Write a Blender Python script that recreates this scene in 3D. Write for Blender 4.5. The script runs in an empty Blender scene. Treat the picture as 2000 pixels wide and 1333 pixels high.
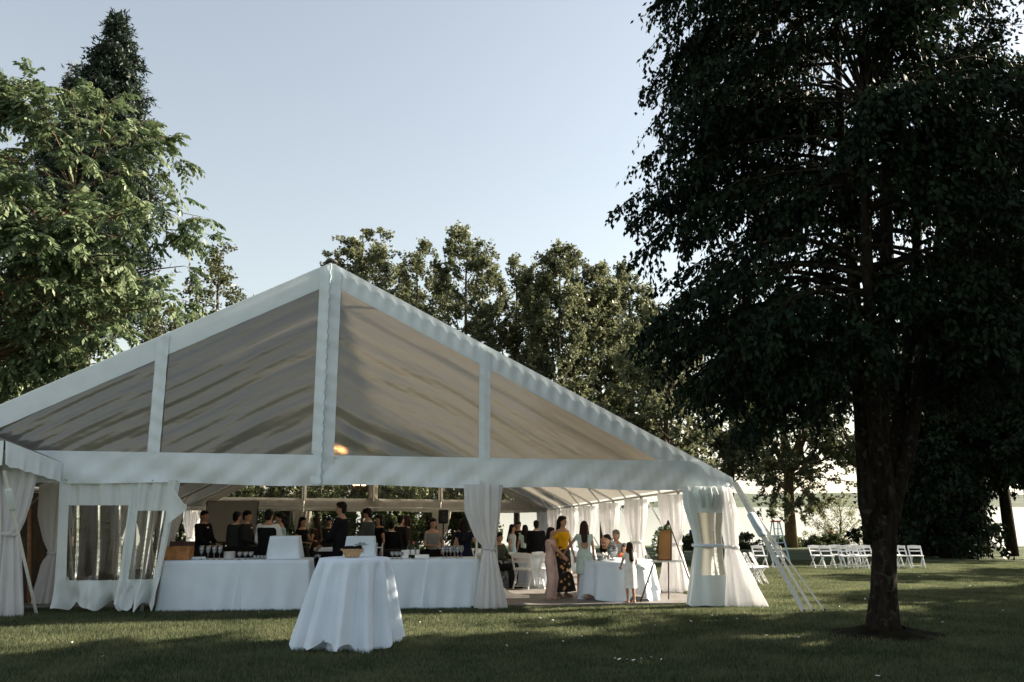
import bpy, bmesh, math, random
import numpy as np
from mathutils import Vector, Matrix
R = math.radians
scene = bpy.context.scene
col = scene.collection

# ------------------------------------------------------------ camera, sky, sun, exposure
CAMZ, FPX = 1.78, 1600.0                      # eye height; focal length in pixels of the 2000 px wide photograph
PITCH = math.atan(318.5 / FPX)
CP, SP = math.cos(PITCH), math.sin(PITCH)
cam = bpy.data.objects.new('camera', bpy.data.cameras.new('camera'))
cam.data.sensor_width = 36.0
cam.data.lens = 36.0 * FPX / 2000.0
cam.data.clip_start, cam.data.clip_end = 0.1, 9000
cam.location = (0, 0, CAMZ)
cam.rotation_euler = (R(90) + PITCH, 0, 0)
col.objects.link(cam); scene.camera = cam

SUN_EL, SUN_AZ = R(26), R(20)                 # azimuth measured from +X (right) towards +Y (away)
SUN_TO = Vector((math.cos(SUN_EL) * math.cos(SUN_AZ), math.cos(SUN_EL) * math.sin(SUN_AZ), math.sin(SUN_EL)))
world = bpy.data.worlds.new('World'); scene.world = world; world.use_nodes = True
wn = world.node_tree.nodes; wl = world.node_tree.links
sky = wn.new('ShaderNodeTexSky'); sky.sky_type = 'NISHITA'; sky.sun_disc = False
sky.sun_elevation = SUN_EL; sky.sun_rotation = R(90) - SUN_AZ
sky.altitude = 0; sky.air_density = 1.5; sky.dust_density = 0.8; sky.ozone_density = 1.0
hs = wn.new('ShaderNodeHueSaturation'); hs.inputs['Saturation'].default_value = 0.50
wl.new(sky.outputs[0], hs.inputs['Color']); wl.new(hs.outputs[0], wn['Background'].inputs[0]); wn['Background'].inputs[1].default_value = 0.051
sd = bpy.data.lights.new('sun', 'SUN'); sd.energy = 5.0; sd.angle = R(0.6); sd.color = (1.0, 0.87, 0.70)
sun = bpy.data.objects.new('sun', sd); col.objects.link(sun); sun.location = (30, 10, 30)
sun.rotation_euler = SUN_TO.to_track_quat('Z', 'Y').to_euler()
vs = scene.view_settings
vs.view_transform = 'Standard'; vs.look = 'None'; vs.gamma = 1.0; vs.use_curve_mapping = False; vs.exposure = 2.02
scene.cycles.max_bounces = 8; scene.cycles.transparent_max_bounces = 24
scene.cycles.use_denoising = True
scene.cycles.sample_clamp_indirect = 8

# ------------------------------------------------------------ pixel <-> place
def ray(u, v):
    x, y = (u - 1000) / FPX, (666.5 - v) / FPX
    Y = CP - y * SP
    return x / Y, (SP + y * CP) / Y           # sideways and upward per metre of depth
def at(u, v, D):
    a, b = ray(u, v); return Vector((a * D, D, CAMZ + b * D))
def gz(x, y):
    if y < 13: return 0.0
    if y < 76: return -0.03 * (y - 13) * min(1, (y - 13) / 2 + 0.5)
    return -1.89 - min(3.0, (y - 76) * 0.16)
def on_ground(u, v):
    a, b = ray(u, v); D = 10.0
    for _ in range(60):
        D = (CAMZ - gz(a * D, D)) / -b
    return Vector((a * D, D, gz(a * D, D)))
def ground_at(u, D, v=1150):
    a, b = ray(u, v); return Vector((a * D, D, gz(a * D, D)))

def s2l(c):
    return tuple((x / 12.92 if x <= 0.04045 else ((x + 0.055) / 1.055) ** 2.4) for x in (c[0] / 255, c[1] / 255, c[2] / 255))

# ------------------------------------------------------------ materials
MATS = {}
def new_mat(name):
    m = bpy.data.materials.new(name); m.use_nodes = True
    MATS[name] = m
    return m, m.node_tree.nodes, m.node_tree.links
def noise_col(n, l, c1, c2, scale, detail=4, coord='Object', lo=0.35, hi=0.65):
    tc = n.new('ShaderNodeTexCoord'); t = n.new('ShaderNodeTexNoise')
    t.inputs['Scale'].default_value = scale; t.inputs['Detail'].default_value = detail
    l.new(tc.outputs[coord], t.inputs['Vector'])
    r = n.new('ShaderNodeValToRGB'); r.color_ramp.elements[0].position = lo; r.color_ramp.elements[1].position = hi
    r.color_ramp.elements[0].color = (*c1, 1); r.color_ramp.elements[1].color = (*c2, 1)
    l.new(t.outputs['Fac'], r.inputs[0])
    return r, t, tc
def mat(name, c, rough=0.6, var=0.15, scale=6, bump=0.0, bscale=40, metal=0.0, spec=0.3, trans=0.0, coord='Object'):
    m, n, l = new_mat(name); b = n['Principled BSDF']
    c2 = tuple(min(1, x * (1 + var)) for x in c); c1 = tuple(x * (1 - var) for x in c)
    r, t, tc = noise_col(n, l, c1, c2, scale, coord=coord)
    l.new(r.outputs[0], b.inputs['Base Color'])
    b.inputs['Roughness'].default_value = rough; b.inputs['Metallic'].default_value = metal
    b.inputs['Specular IOR Level'].default_value = spec
    if bump:
        t2 = n.new('ShaderNodeTexNoise'); t2.inputs['Scale'].default_value = bscale; t2.inputs['Detail'].default_value = 5
        l.new(tc.outputs[coord], t2.inputs['Vector'])
        bp = n.new('ShaderNodeBump'); bp.inputs['Strength'].default_value = bump; bp.inputs['Distance'].default_value = 0.02
        l.new(t2.outputs['Fac'], bp.inputs['Height']); l.new(bp.outputs[0], b.inputs['Normal'])
    if trans:
        tr = n.new('ShaderNodeBsdfTranslucent'); l.new(r.outputs[0], tr.inputs[0])
        mx = n.new('ShaderNodeMixShader'); mx.inputs[0].default_value = trans
        l.new(b.outputs[0], mx.inputs[1]); l.new(tr.outputs[0], mx.inputs[2])
        l.new(mx.outputs[0], n['Material Output'].inputs[0])
    return m
def cloth_mat(name, c, trans=0.25, transp=0.0, bump=0.35, bscale=7, weave=True, rough=0.8):
    m, n, l = new_mat(name); out = n['Material Output']; b = n['Principled BSDF']
    r, t, tc = noise_col(n, l, tuple(x * 0.93 for x in c), c, 2.5)
    l.new(r.outputs[0], b.inputs['Base Color']); b.inputs['Roughness'].default_value = rough
    b.inputs['Specular IOR Level'].default_value = 0.25
    t2 = n.new('ShaderNodeTexNoise'); t2.inputs['Scale'].default_value = bscale; t2.inputs['Detail'].default_value = 3
    t2.inputs['Distortion'].default_value = 0.6
    l.new(tc.outputs['Object'], t2.inputs['Vector'])
    bp = n.new('ShaderNodeBump'); bp.inputs['Strength'].default_value = bump; bp.inputs['Distance'].default_value = 0.03
    l.new(t2.outputs['Fac'], bp.inputs['Height']); l.new(bp.outputs[0], b.inputs['Normal'])
    tr = n.new('ShaderNodeBsdfTranslucent'); l.new(r.outputs[0], tr.inputs[0])
    mx = n.new('ShaderNodeMixShader'); mx.inputs[0].default_value = trans
    l.new(b.outputs[0], mx.inputs[1]); l.new(tr.outputs[0], mx.inputs[2]); last = mx
    if transp:
        tp = n.new('ShaderNodeBsdfTransparent'); m2 = n.new('ShaderNodeMixShader'); m2.inputs[0].default_value = transp
        l.new(mx.outputs[0], m2.inputs[1]); l.new(tp.outputs[0], m2.inputs[2]); last = m2
    l.new(last.outputs[0], out.inputs[0])
    return m
def leaf_mat(name, dark, light, trans=0.35, tcol=None, rough=0.5, spec=0.4):
    m, n, l = new_mat(name); b = n['Principled BSDF']; out = n['Material Output']
    a = n.new('ShaderNodeAttribute'); a.attribute_name = 'leafvar'
    r = n.new('ShaderNodeValToRGB'); r.color_ramp.elements[0].color = (*dark, 1); r.color_ramp.elements[1].color = (*light, 1)
    l.new(a.outputs['Fac'], r.inputs[0]); l.new(r.outputs[0], b.inputs['Base Color'])
    b.inputs['Roughness'].default_value = rough; b.inputs['Specular IOR Level'].default_value = spec
    tr = n.new('ShaderNodeBsdfTranslucent')
    if tcol:
        mixc = n.new('ShaderNodeMix'); mixc.data_type = 'RGBA'; mixc.inputs[0].default_value = 0.6
        l.new(r.outputs[0], mixc.inputs[6]); mixc.inputs[7].default_value = (*tcol, 1); l.new(mixc.outputs[2], tr.inputs[0])
    else: l.new(r.outputs[0], tr.inputs[0])
    mx = n.new('ShaderNodeMixShader'); mx.inputs[0].default_value = trans
    l.new(b.outputs[0], mx.inputs[1]); l.new(tr.outputs[0], mx.inputs[2]); l.new(mx.outputs[0], out.inputs[0])
    return m
def bark_mat(name, c1, c2, scale=5, moss=None):
    m, n, l = new_mat(name); b = n['Principled BSDF']
    tc = n.new('ShaderNodeTexCoord'); mp = n.new('ShaderNodeMapping'); mp.inputs['Scale'].default_value = (1, 1, 0.22)
    l.new(tc.outputs['Object'], mp.inputs[0])
    t = n.new('ShaderNodeTexNoise'); t.inputs['Scale'].default_value = scale * 2.5; t.inputs['Detail'].default_value = 8
    t.inputs['Roughness'].default_value = 0.7; l.new(mp.outputs[0], t.inputs['Vector'])
    r = n.new('ShaderNodeValToRGB'); r.color_ramp.elements[0].position = 0.35; r.color_ramp.elements[1].position = 0.7
    r.color_ramp.elements[0].color = (*c1, 1); r.color_ramp.elements[1].color = (*c2, 1)
    l.new(t.outputs['Fac'], r.inputs[0]); last = r.outputs[0]
    if moss:
        t3 = n.new('ShaderNodeTexNoise'); t3.inputs['Scale'].default_value = 11.0; t3.inputs['Detail'].default_value = 6
        l.new(tc.outputs['Object'], t3.inputs['Vector'])
        r3 = n.new('ShaderNodeValToRGB'); r3.color_ramp.elements[0].position = 0.56; r3.color_ramp.elements[1].position = 0.66
        l.new(t3.outputs['Fac'], r3.inputs[0])
        mc = n.new('ShaderNodeMix'); mc.data_type = 'RGBA'; l.new(r3.outputs[0], mc.inputs[0]); l.new(last, mc.inputs[6])
        mc.inputs[7].default_value = (*moss, 1); last = mc.outputs[2]
    l.new(last, b.inputs['Base Color']); b.inputs['Roughness'].default_value = 0.9; b.inputs['Specular IOR Level'].default_value = 0.08
    bp = n.new('ShaderNodeBump'); bp.inputs['Strength'].default_value = 0.9; bp.inputs['Distance'].default_value = 0.03
    l.new(t.outputs['Fac'], bp.inputs['Height']); l.new(bp.outputs[0], b.inputs['Normal'])
    return m

# ------------------------------------------------------------ mesh building
class MB:
    def __init__(s): s.v = []; s.f = []
    def add(s, vs, fs):
        o = len(s.v); s.v += [tuple(p) for p in vs]; s.f += [tuple(i + o for i in f) for f in fs]
    def box(s, c, d, M=None, ch=0.0):
        hx, hy, hz = d[0] / 2, d[1] / 2, d[2] / 2; c = Vector(c)
        if ch <= 0:
            pts = [Vector((sx * hx, sy * hy, sz * hz)) for sz in (-1, 1) for sy in (-1, 1) for sx in (-1, 1)]
            fs = [(0, 2, 3, 1), (4, 5, 7, 6), (0, 1, 5, 4), (2, 6, 7, 3), (0, 4, 6, 2), (1, 3, 7, 5)]
        else:                                  # chamfered on the vertical and horizontal edges
            pts = []; fs = []
            k = min(ch, hx * .9, hy * .9, hz * .9)
            def ring(z, i):
                return [Vector((x, y, z)) for x, y in ((-hx + i + k, -hy + i), (hx - i - k, -hy + i), (hx - i, -hy + i + k), (hx - i, hy - i - k), (hx - i - k, hy - i), (-hx + i + k, hy - i), (-hx + i, hy - i - k), (-hx + i, -hy + i + k))]
            for z, i in ((-hz, k * .6), (-hz + k, 0), (hz - k, 0), (hz, k * .6)): pts += ring(z, i)
            for q in range(3):
                for j in range(8): fs.append((q * 8 + j, q * 8 + (j + 1) % 8, q * 8 + 8 + (j + 1) % 8, q * 8 + 8 + j))
            fs.append(tuple(range(7, -1, -1))); fs.append(tuple(range(24, 32)))
        if M is not None: pts = [M @ p for p in pts]
        s.add([p + c for p in pts], fs)
    def bar(s, p0, p1, w, h=None, up=(0, 0, 1), ch=0.0):
        h = h or w; p0 = Vector(p0); p1 = Vector(p1); d = p1 - p0; L = d.length
        z = d.normalized(); x = Vector(up).cross(z)
        if x.length < 1e-3: x = Vector((1, 0, 0)).cross(z)
        x.normalize(); y = z.cross(x)
        M = Matrix((x, y, z)).transposed()
        s.box((p0 + p1) / 2, (w, h, L), M, ch)
    def tube(s, pts, rad, n=8, cap=True, flat=None):
        pts = [Vector(p) for p in pts]
        if not hasattr(rad, '__len__'): rad = [rad] * len(pts)
        o = len(s.v); prev = None
        for i, p in enumerate(pts):
            d = (pts[min(i + 1, len(pts) - 1)] - pts[max(i - 1, 0)])
            d = d.normalized() if d.length > 1e-9 else Vector((0, 0, 1))
            if prev is None:
                x = d.cross(Vector((0, 0, 1)))
                if x.length < 1e-3: x = Vector((1, 0, 0))
            else: x = prev - d * prev.dot(d)
            x.normalize(); prev = x; y = d.cross(x)
            for k in range(n):
                a = 2 * math.pi * k / n
                s.v.append(tuple(p + (x * math.cos(a) + y * math.sin(a) * (flat or 1)) * rad[i]))
        for i in range(len(pts) - 1):
            for k in range(n):
                a = o + i * n + k; b = o + i * n + (k + 1) % n
                s.f.append((a, b, b + n, a + n))
        if cap:
            s.f.append(tuple(o + k for k in range(n - 1, -1, -1)))
            e = o + (len(pts) - 1) * n; s.f.append(tuple(e + k for k in range(n)))
    def lathe(s, prof, n=16, c=(0, 0, 0), fold=None):
        c = Vector(c); o = len(s.v); m = len(prof)
        for (r, z) in prof:
            for k in range(n):
                a = 2 * math.pi * k / n; rr = r * (fold(a, z) if fold else 1)
                s.v.append((c.x + rr * math.cos(a), c.y + rr * math.sin(a), c.z + z))
        for i in range(m - 1):
            for k in range(n):
                a = o + i * n + k; b = o + i * n + (k + 1) % n
                s.f.append((a, b, b + n, a + n))
        if prof[0][0] > 1e-4: s.f.append(tuple(o + k for k in range(n - 1, -1, -1)))
        if prof[-1][0] > 1e-4: s.f.append(tuple(o + (m - 1) * n + k for k in range(n)))
    def ellip(s, c, r, n=12, m=8, M=None):
        c = Vector(c); o = len(s.v)
        for i in range(m + 1):
            ph = math.pi * i / m - math.pi / 2
            for k in range(n):
                a = 2 * math.pi * k / n
                p = Vector((r[0] * math.cos(ph) * math.cos(a), r[1] * math.cos(ph) * math.sin(a), r[2] * math.sin(ph)))
                s.v.append(tuple(c + (M @ p if M is not None else p)))
        for i in range(m):
            for k in range(n):
                a = o + i * n + k; b = o + i * n + (k + 1) % n
                s.f.append((a, b, b + n, a + n))
    def grid(s, nu, nv, fn, keep=None):
        o = len(s.v)
        for j in range(nv + 1):
            for i in range(nu + 1): s.v.append(tuple(fn(i / nu, j / nv)))
        for j in range(nv):
            for i in range(nu):
                if keep is None or keep((i + .5) / nu, (j + .5) / nv):
                    a = o + j * (nu + 1) + i; s.f.append((a, a + 1, a + nu + 2, a + nu + 1))
    def loft(s, rings, cap=True):
        o = len(s.v); n = len(rings[0])
        for r in rings: s.v += [tuple(p) for p in r]
        for i in range(len(rings) - 1):
            for k in range(n):
                a = o + i * n + k; b = o + i * n + (k + 1) % n
                s.f.append((a, b, b + n, a + n))
        if cap:
            s.f.append(tuple(o + k for k in range(n - 1, -1, -1))); e = o + (len(rings) - 1) * n
            s.f.append(tuple(e + k for k in range(n)))
    def mesh(s, name, smooth=True):
        used = sorted({i for f in s.f for i in f}); mp = {a: b for b, a in enumerate(used)}
        me = bpy.data.meshes.new(name)
        me.from_pydata([s.v[i] for i in used], [], [tuple(mp[i] for i in f) for f in s.f]); me.update()
        if smooth: me.polygons.foreach_set('use_smooth', [True] * len(me.polygons))
        return me
    def build(s, name, m, parent=None, smooth=True, loc=None, rz=None):
        me = s.mesh(name, smooth); me.materials.append(MATS[m] if isinstance(m, str) else m)
        o = bpy.data.objects.new(name, me); col.objects.link(o)
        if parent is not None: o.parent = parent
        if loc is not None: o.location = loc
        if rz is not None: o.rotation_euler = (0, 0, rz)
        return o
def tag(o, label=None, cat=None, group=None, kind=None):
    if label: o['label'] = label
    if cat: o['category'] = cat
    if group: o['group'] = group
    if kind: o['kind'] = kind
    return o
def thing(name, label, cat, loc=(0, 0, 0), rz=0, group=None):
    o = bpy.data.objects.new(name, None); o.empty_display_size = 0.2; col.objects.link(o)
    o.location = loc; o.rotation_euler = (0, 0, rz)
    return tag(o, label, cat, group)
def copy_tree(o, parent=None):
    c = o.copy(); col.objects.link(c); c.parent = parent
    for ch in KIDS.get(o, []): KIDS.setdefault(c, []).append(copy_tree(ch, c))
    return c
KIDS = {}
def reg(root):
    for o in bpy.data.objects:
        if o.parent is not None and o not in KIDS.get(o.parent, []):
            p = o.parent
            while p.parent: p = p.parent
            if p == root: KIDS.setdefault(o.parent, []).append(o)
def flat_shade(o, angle=35):
    me = o.data; me.polygons.foreach_set('use_smooth', [False] * len(me.polygons))
def np_mesh(name, verts, quads, tris, m, parent=None, var=None, smooth=False):
    """Fast mesh from numpy arrays: verts (n,3), quads (q,4), tris (t,3)"""
    me = bpy.data.meshes.new(name)
    nq = 0 if quads is None else len(quads); nt = 0 if tris is None else len(tris)
    me.vertices.add(len(verts)); me.vertices.foreach_set('co', np.ascontiguousarray(verts, dtype=np.float32).ravel())
    loops = np.concatenate([q for q in ((quads.ravel() if nq else None), (tris.ravel() if nt else None)) if q is not None]).astype(np.int32)
    me.loops.add(len(loops)); me.loops.foreach_set('vertex_index', loops)
    me.polygons.add(nq + nt)
    st = np.concatenate([np.arange(nq) * 4, nq * 4 + np.arange(nt) * 3]).astype(np.int32)
    me.polygons.foreach_set('loop_start', st)
    if smooth: me.polygons.foreach_set('use_smooth', np.ones(nq + nt, dtype=bool))
    me.update(calc_edges=True)
    if var is not None:
        at_ = me.attributes.new('leafvar', 'FLOAT', 'POINT'); at_.data.foreach_set('value', var.astype(np.float32))
    me.materials.append(MATS[m])
    o = bpy.data.objects.new(name, me); col.objects.link(o)
    if parent is not None: o.parent = parent
    return o

# palette of surfaces
cloth_mat('linen_white', (0.73, 0.82, 0.91), 0.10, bump=0.3, bscale=4)
cloth_mat('sheer_white', (0.86, 0.86, 0.87), 0.50, 0.08, bump=0.4, bscale=9)
cloth_mat('vinyl_white', (0.72, 0.78, 0.78), 0.22, bump=0.45, bscale=3.5, rough=0.45)
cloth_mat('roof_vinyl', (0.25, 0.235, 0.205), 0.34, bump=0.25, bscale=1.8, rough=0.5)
cloth_mat('valance_shaded', (0.42, 0.40, 0.35), 0.04, bump=0.4, bscale=2.6, rough=0.5)  # shaded copy of valance vinyl: tree shade at the far end put in colour
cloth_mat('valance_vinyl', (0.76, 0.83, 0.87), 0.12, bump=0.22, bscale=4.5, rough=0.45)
mat('strap_webbing', (0.62, 0.62, 0.58), 0.8, 0.1, 30)
mat('pole_aluminium', (0.55, 0.54, 0.51), 0.45, 0.06, 8, metal=0.35)
mat('pole_white', (0.72, 0.72, 0.70), 0.4, 0.04, 8)
mat('stake_iron', (0.03, 0.03, 0.03), 0.6, 0.2, 20)
mat('floor_board', (0.16, 0.15, 0.14), 0.6, 0.18, 3, bump=0.15, bscale=15)
mat('black_plastic', (0.012, 0.012, 0.013), 0.45, 0.1, 20)
mat('dark_wood', (0.05, 0.022, 0.015), 0.5, 0.25, 15)
mat('crate_wood', (0.30, 0.13, 0.045), 0.55, 0.3, 9, bump=0.2, bscale=30)
mat('screen_white', (0.34, 0.32, 0.28), 0.8, 0.03, 2)
mat('chair_resin', (0.78, 0.79, 0.80), 0.4, 0.04, 6)
mat('bench_wood', (0.28, 0.14, 0.07), 0.6, 0.2, 12)
mat('ladder_blue', (0.42, 0.60, 0.66), 0.45, 0.06, 8)
mat('ladder_top', (0.40, 0.05, 0.03), 0.5, 0.1, 8)
# ------------------------------------------------------------ setting: ground, water, far shore
m, n, l = new_mat('lawn'); b = n['Principled BSDF']
tc = n.new('ShaderNodeTexCoord')
t1 = n.new('ShaderNodeTexNoise'); t1.inputs['Scale'].default_value = 0.45; t1.inputs['Detail'].default_value = 6
t2 = n.new('ShaderNodeTexNoise'); t2.inputs['Scale'].default_value = 22; t2.inputs['Detail'].default_value = 6; t2.inputs['Roughness'].default_value = 0.75
for t in (t1, t2): l.new(tc.outputs['Object'], t.inputs['Vector'])
mx = n.new('ShaderNodeMix'); mx.inputs[0].default_value = 0.55; l.new(t1.outputs['Fac'], mx.inputs[2]); l.new(t2.outputs['Fac'], mx.inputs[3])
r = n.new('ShaderNodeValToRGB'); e = r.color_ramp.elements
e[0].position = 0.33; e[0].color = (0.014, 0.034, 0.013, 1); e[1].position = 0.68; e[1].color = (0.115, 0.135, 0.065, 1)
l.new(mx.outputs[0], r.inputs[0]); l.new(r.outputs[0], b.inputs['Base Color']); b.inputs['Roughness'].default_value = 0.85
b.inputs['Specular IOR Level'].default_value = 0.15
bp = n.new('ShaderNodeBump'); bp.inputs['Strength'].default_value = 0.9; bp.inputs['Distance'].default_value = 0.05
l.new(t2.outputs['Fac'], bp.inputs['Height']); l.new(bp.outputs[0], b.inputs['Normal'])

xs = sorted(set([-900, -500, -300, -200, -150] + list(range(-120, 161, 4)) + [200, 260, 400, 600, 900]))
ys = sorted(set([-900, -500, -300, -200, -120, -80, -50, -30, -15] + list(range(-10, 40, 2)) + list(range(40, 112, 4)) + [130]))
rg = random.Random(4)
g = MB()
def hum(x, y): return 0.03 * math.sin(x * .31 + 1.3) * math.sin(y * .27) + 0.02 * math.sin(x * .83 + y * .41) if 22 < y < 76 or y < 8 else 0
vsl = [(x, y, gz(x, y) + hum(x, y)) for y in ys for x in xs]; nx = len(xs)
g.add(vsl, [(j * nx + i, j * nx + i + 1, (j + 1) * nx + i + 1, (j + 1) * nx + i) for j in range(len(ys) - 1) for i in range(nx - 1)])
tag(g.build('ground', 'lawn'), 'mown green lawn sloping gently down to the lake', kind='structure')

m, n, l = new_mat('lake'); b = n['Principled BSDF']
b.inputs['Base Color'].default_value = (0.16, 0.17, 0.17, 1); b.inputs['Roughness'].default_value = 0.12; b.inputs['IOR'].default_value = 1.33
tc = n.new('ShaderNodeTexCoord'); t = n.new('ShaderNodeTexNoise'); t.inputs['Scale'].default_value = 0.8; t.inputs['Detail'].default_value = 4
l.new(tc.outputs['Object'], t.inputs['Vector']); bp = n.new('ShaderNodeBump'); bp.inputs['Strength'].default_value = 0.12
bp.inputs['Distance'].default_value = 0.1; l.new(t.outputs['Fac'], bp.inputs['Height']); l.new(bp.outputs[0], b.inputs['Normal'])
w = MB(); w.add([(-2500, 78, -3.3), (2500, 78, -3.3), (2500, 1900, -3.3), (-2500, 1900, -3.3)], [(0, 1, 2, 3)])
tag(w.build('water', 'lake', smooth=False), 'pale still lake beyond the lawn', kind='structure')
mat('far_forest', (0.045, 0.065, 0.035), 0.95, 0.4, 0.02, bump=0.8, bscale=0.05)
h = MB()
def hill(s, t):
    x = -2400 + 4800 * s; y = 1500 + 1500 * t
    z = -5 + (16 + 52 * (0.5 + 0.5 * math.sin(x * .0017 + 1.0)) * (0.7 + 0.3 * math.sin(x * .0061)) + 3 * math.sin(x * .021) + 2 * math.sin(x * .07)) * (1 - (1 - t) ** 2.2)
    return (x, y, z)
h.grid(160, 14, hill)
tag(h.build('hills', 'far_forest'), 'low wooded hills on the far side of the lake', kind='structure')
mat('path_gravel', (0.25, 0.25, 0.23), 0.9, 0.15, 3)
pth = MB(); nP = 24
def pp(s, t):
    x = 24 + 60 * s; y = 71 - 10 * s ** 1.6 + t * 1.3
    return (x, y, gz(x, y) + hum(x, y) + 0.03)
pth.grid(nP, 2, pp)
tag(pth.build('path', 'path_gravel'), 'pale gravel footpath along the far edge of the lawn', kind='structure')

# ------------------------------------------------------------ the big marquee
YAW = R(7); WD = Vector((math.cos(YAW), math.sin(YAW), 0)); LD = Vector((-math.sin(YAW), math.cos(YAW), 0))
TO = Vector((-3.43, 15.0, 0)); TW, TL, BAY = 7.70, 21.35, 3.05
EAVE, APEX, VALB = 2.33, 6.26, 2.14
def tb(w, l_):
    p = TO + WD * w + LD * l_; return p
def T(w, l_, h):
    p = tb(w, l_); x = (0.006 * (TW - w) if h > 1 else 0)
    return Vector((p.x, p.y, gz(p.x, p.y) + h + x))
def tent_w(u, v, l_):                         # sideways tent coordinate seen at pixel column u
    a, _ = ray(u, v)
    # (TO + WD w + LD l).x = a * (.).y
    return (a * (TO.y + LD.y * l_) - TO.x - LD.x * l_) / (WD.x - a * WD.y)
def roof_h(w): return APEX - (APEX - EAVE) * abs(w) / TW

marq = thing('marquee', 'large white gabled marquee with clear gable panes beside the lake', 'tent', T(0, 0, 0))
def mpart(mb, name, m_, parent=None, smooth=True):
    o = mb.build(name, m_, smooth=smooth); p = parent or marq
    o.parent = p; o.matrix_parent_inverse = p.matrix_world.inverted() if p is not marq else Matrix.Translation(-T(0, 0, 0))
    return o
def sub(mb, name, m_, part, smooth=True):     # part sits at the thing's frame: same inverse
    o = mb.build(name, m_, smooth=smooth); o.parent = part; return o
for sgn, nm in ((-1, 'roof_panel'), (1, 'roof_panel')):
    mb = MB()
    def f(s, t, sgn=sgn):
        w_ = sgn * TW * 1.003 * s; l_ = -0.03 + (TL + 0.06) * t
        ph = (l_ / BAY) % 1.0
        sag = 0.10 * math.sin(math.pi * ph) * math.sin(math.pi * min(1, s * 1.02)) ** .7
        return T(w_, l_, roof_h(w_) - sag + 0.02)
    mb.grid(40, 98, f)
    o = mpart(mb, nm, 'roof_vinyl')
    # eave valance on this long side
    mb = MB()
    def fv(s, t, sgn=sgn):
        l_ = TL * s
        sc = 0.012 * math.sin(s * 180)
        return T(sgn * (TW * 1.003 + 0.004 + 0.02 * t) + sc * t, l_, EAVE + 0.018 - 0.26 * t)
    mb.grid(140, 4, fv); mpart(mb, 'eave_valance', 'vinyl_white')

# gable frontage: fabric bands with clear panes between them
rw = random.Random(11)
def wr(w_, h): # soft wrinkles that push the fabric in and out
    return 0.012 * math.sin(w_ * 4.3 + h * 6 + math.sin(w_ * 1.7) * 2) + 0.010 * math.sin(w_ * 11 - h * 12 + 2 + 1.5 * math.sin(w_ * .9)) + 0.003 * math.sin(w_ * 41 + h * 5)
RK = 0.43   # vertical thickness of the rake band
BB = 2.66   # top of the bottom band
def gable(l0, name, front=True):
    sg = -1 if front else 1
    for sgn in (-1, 1):                        # rake band
        mb = MB()
        def f(s, t):
            w_ = sgn * TW * s; top = roof_h(w_) + 0.03; bot = max(VALB, top - RK)
            h = top + (bot - top) * t
            rib = 0.012 * math.sin(w_ * 26 + t * 1.5) * math.sin(math.pi * t) if sgn > 0 else 0.003 * math.sin(w_ * 11)
            return T(w_, l0 + sg * (0.055 + rib), h)
        mb.grid(300, 8, f); mpart(mb, 'rake_band', 'valance_vinyl' if front else 'valance_shaded')
    mb = MB()                                   # bottom band
    def f(s, t):
        w_ = -TW + 2 * TW * s; lim = max(VALB + .02, roof_h(w_) + 0.025)
        h = min(BB, lim) + (VALB - 0.02 + 0.02 * math.sin(w_ * 1.9) - min(BB, lim)) * t
        return T(w_, l0 + sg * (0.085 + (wr(w_, h) + 0.014 * math.sin(w_ * 2.9 + h * 9 + 2 * math.sin(w_ * .7))) * (0.4 + 1.3 * t)), h)
    mb.grid(360, 14, f); mpart(mb, 'bottom_band', 'valance_vinyl' if front else 'valance_shaded')
    for wc, hw in ((0, 0.20), (-2.93, 0.105), (2.93, 0.105)):      # upright bands over the poles
        mb = MB()
        def f(s, t, wc=wc, hw=hw):
            w_ = wc + hw * (2 * s - 1); top = roof_h(w_) - 0.02
            lo_ = VALB if wc == 0 else BB - .05
            h = lo_ + (top - lo_) * t
            rib = 0.008 * math.sin(h * 21 + s * 3) + 0.012 * math.sin(h * 9 + s * 2) * (1 if wc == 0 else .4)
            return T(w_, l0 + sg * (0.082 + rib + 0.05 * (1 - abs(2 * s - 1)) ** 2 * (1 if wc == 0 else .2)), h)
        mb.grid(10, 90, f); mpart(mb, 'upright_band', 'valance_vinyl' if front else 'valance_shaded')
    if front:                                  # laced seam down the middle upright
        mb = MB()
        mb.tube([T(0.012 * math.sin(k * 1.7), l0 + sg * 0.145, VALB + (APEX - VALB - .02) * k / 80) for k in range(81)], 0.012, 6)
        mpart(mb, 'laced_seam', 'seam_blue')
    edges = [-TW, -2.93, 0, 2.93, TW]
    for a, b_ in zip(edges[:-1], edges[1:]):
        mb = MB()
        def f(s, t, a=a, b_=b_):
            w_ = a + (b_ - a) * s; top = max(BB - .06, roof_h(w_) - RK + 0.10); h = BB - .06 + (top - BB + .06) * t
            d = abs(w_)                       # tension folds that radiate from the middle seam
            k = h - BB + 0.50 * d
            fold = 0.020 * math.sin(k * 13 + .6 * math.sin(d * 3)) * math.exp(-d * 0.9) * max(0, min(1, (4.2 - h) * .8))
            fold += 0.0035 * math.sin((h + 0.50 * d) * 19 + 2 * math.sin(w_ * 2)) + 0.0018 * math.sin((h + .56 * d) * 43 + w_) + 0.006 * math.sin((h + .5 * d) * 5.2)
            return T(w_, l0 + sg * (0.048 + fold), h)
        mb.grid(70, 70, f); mpart(mb, 'clear_pane', 'clear_vinyl' if front else 'clear_vinyl_far')
mat('seam_blue', (0.42, 0.52, 0.56), 0.7, 0.2, 30)
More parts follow.
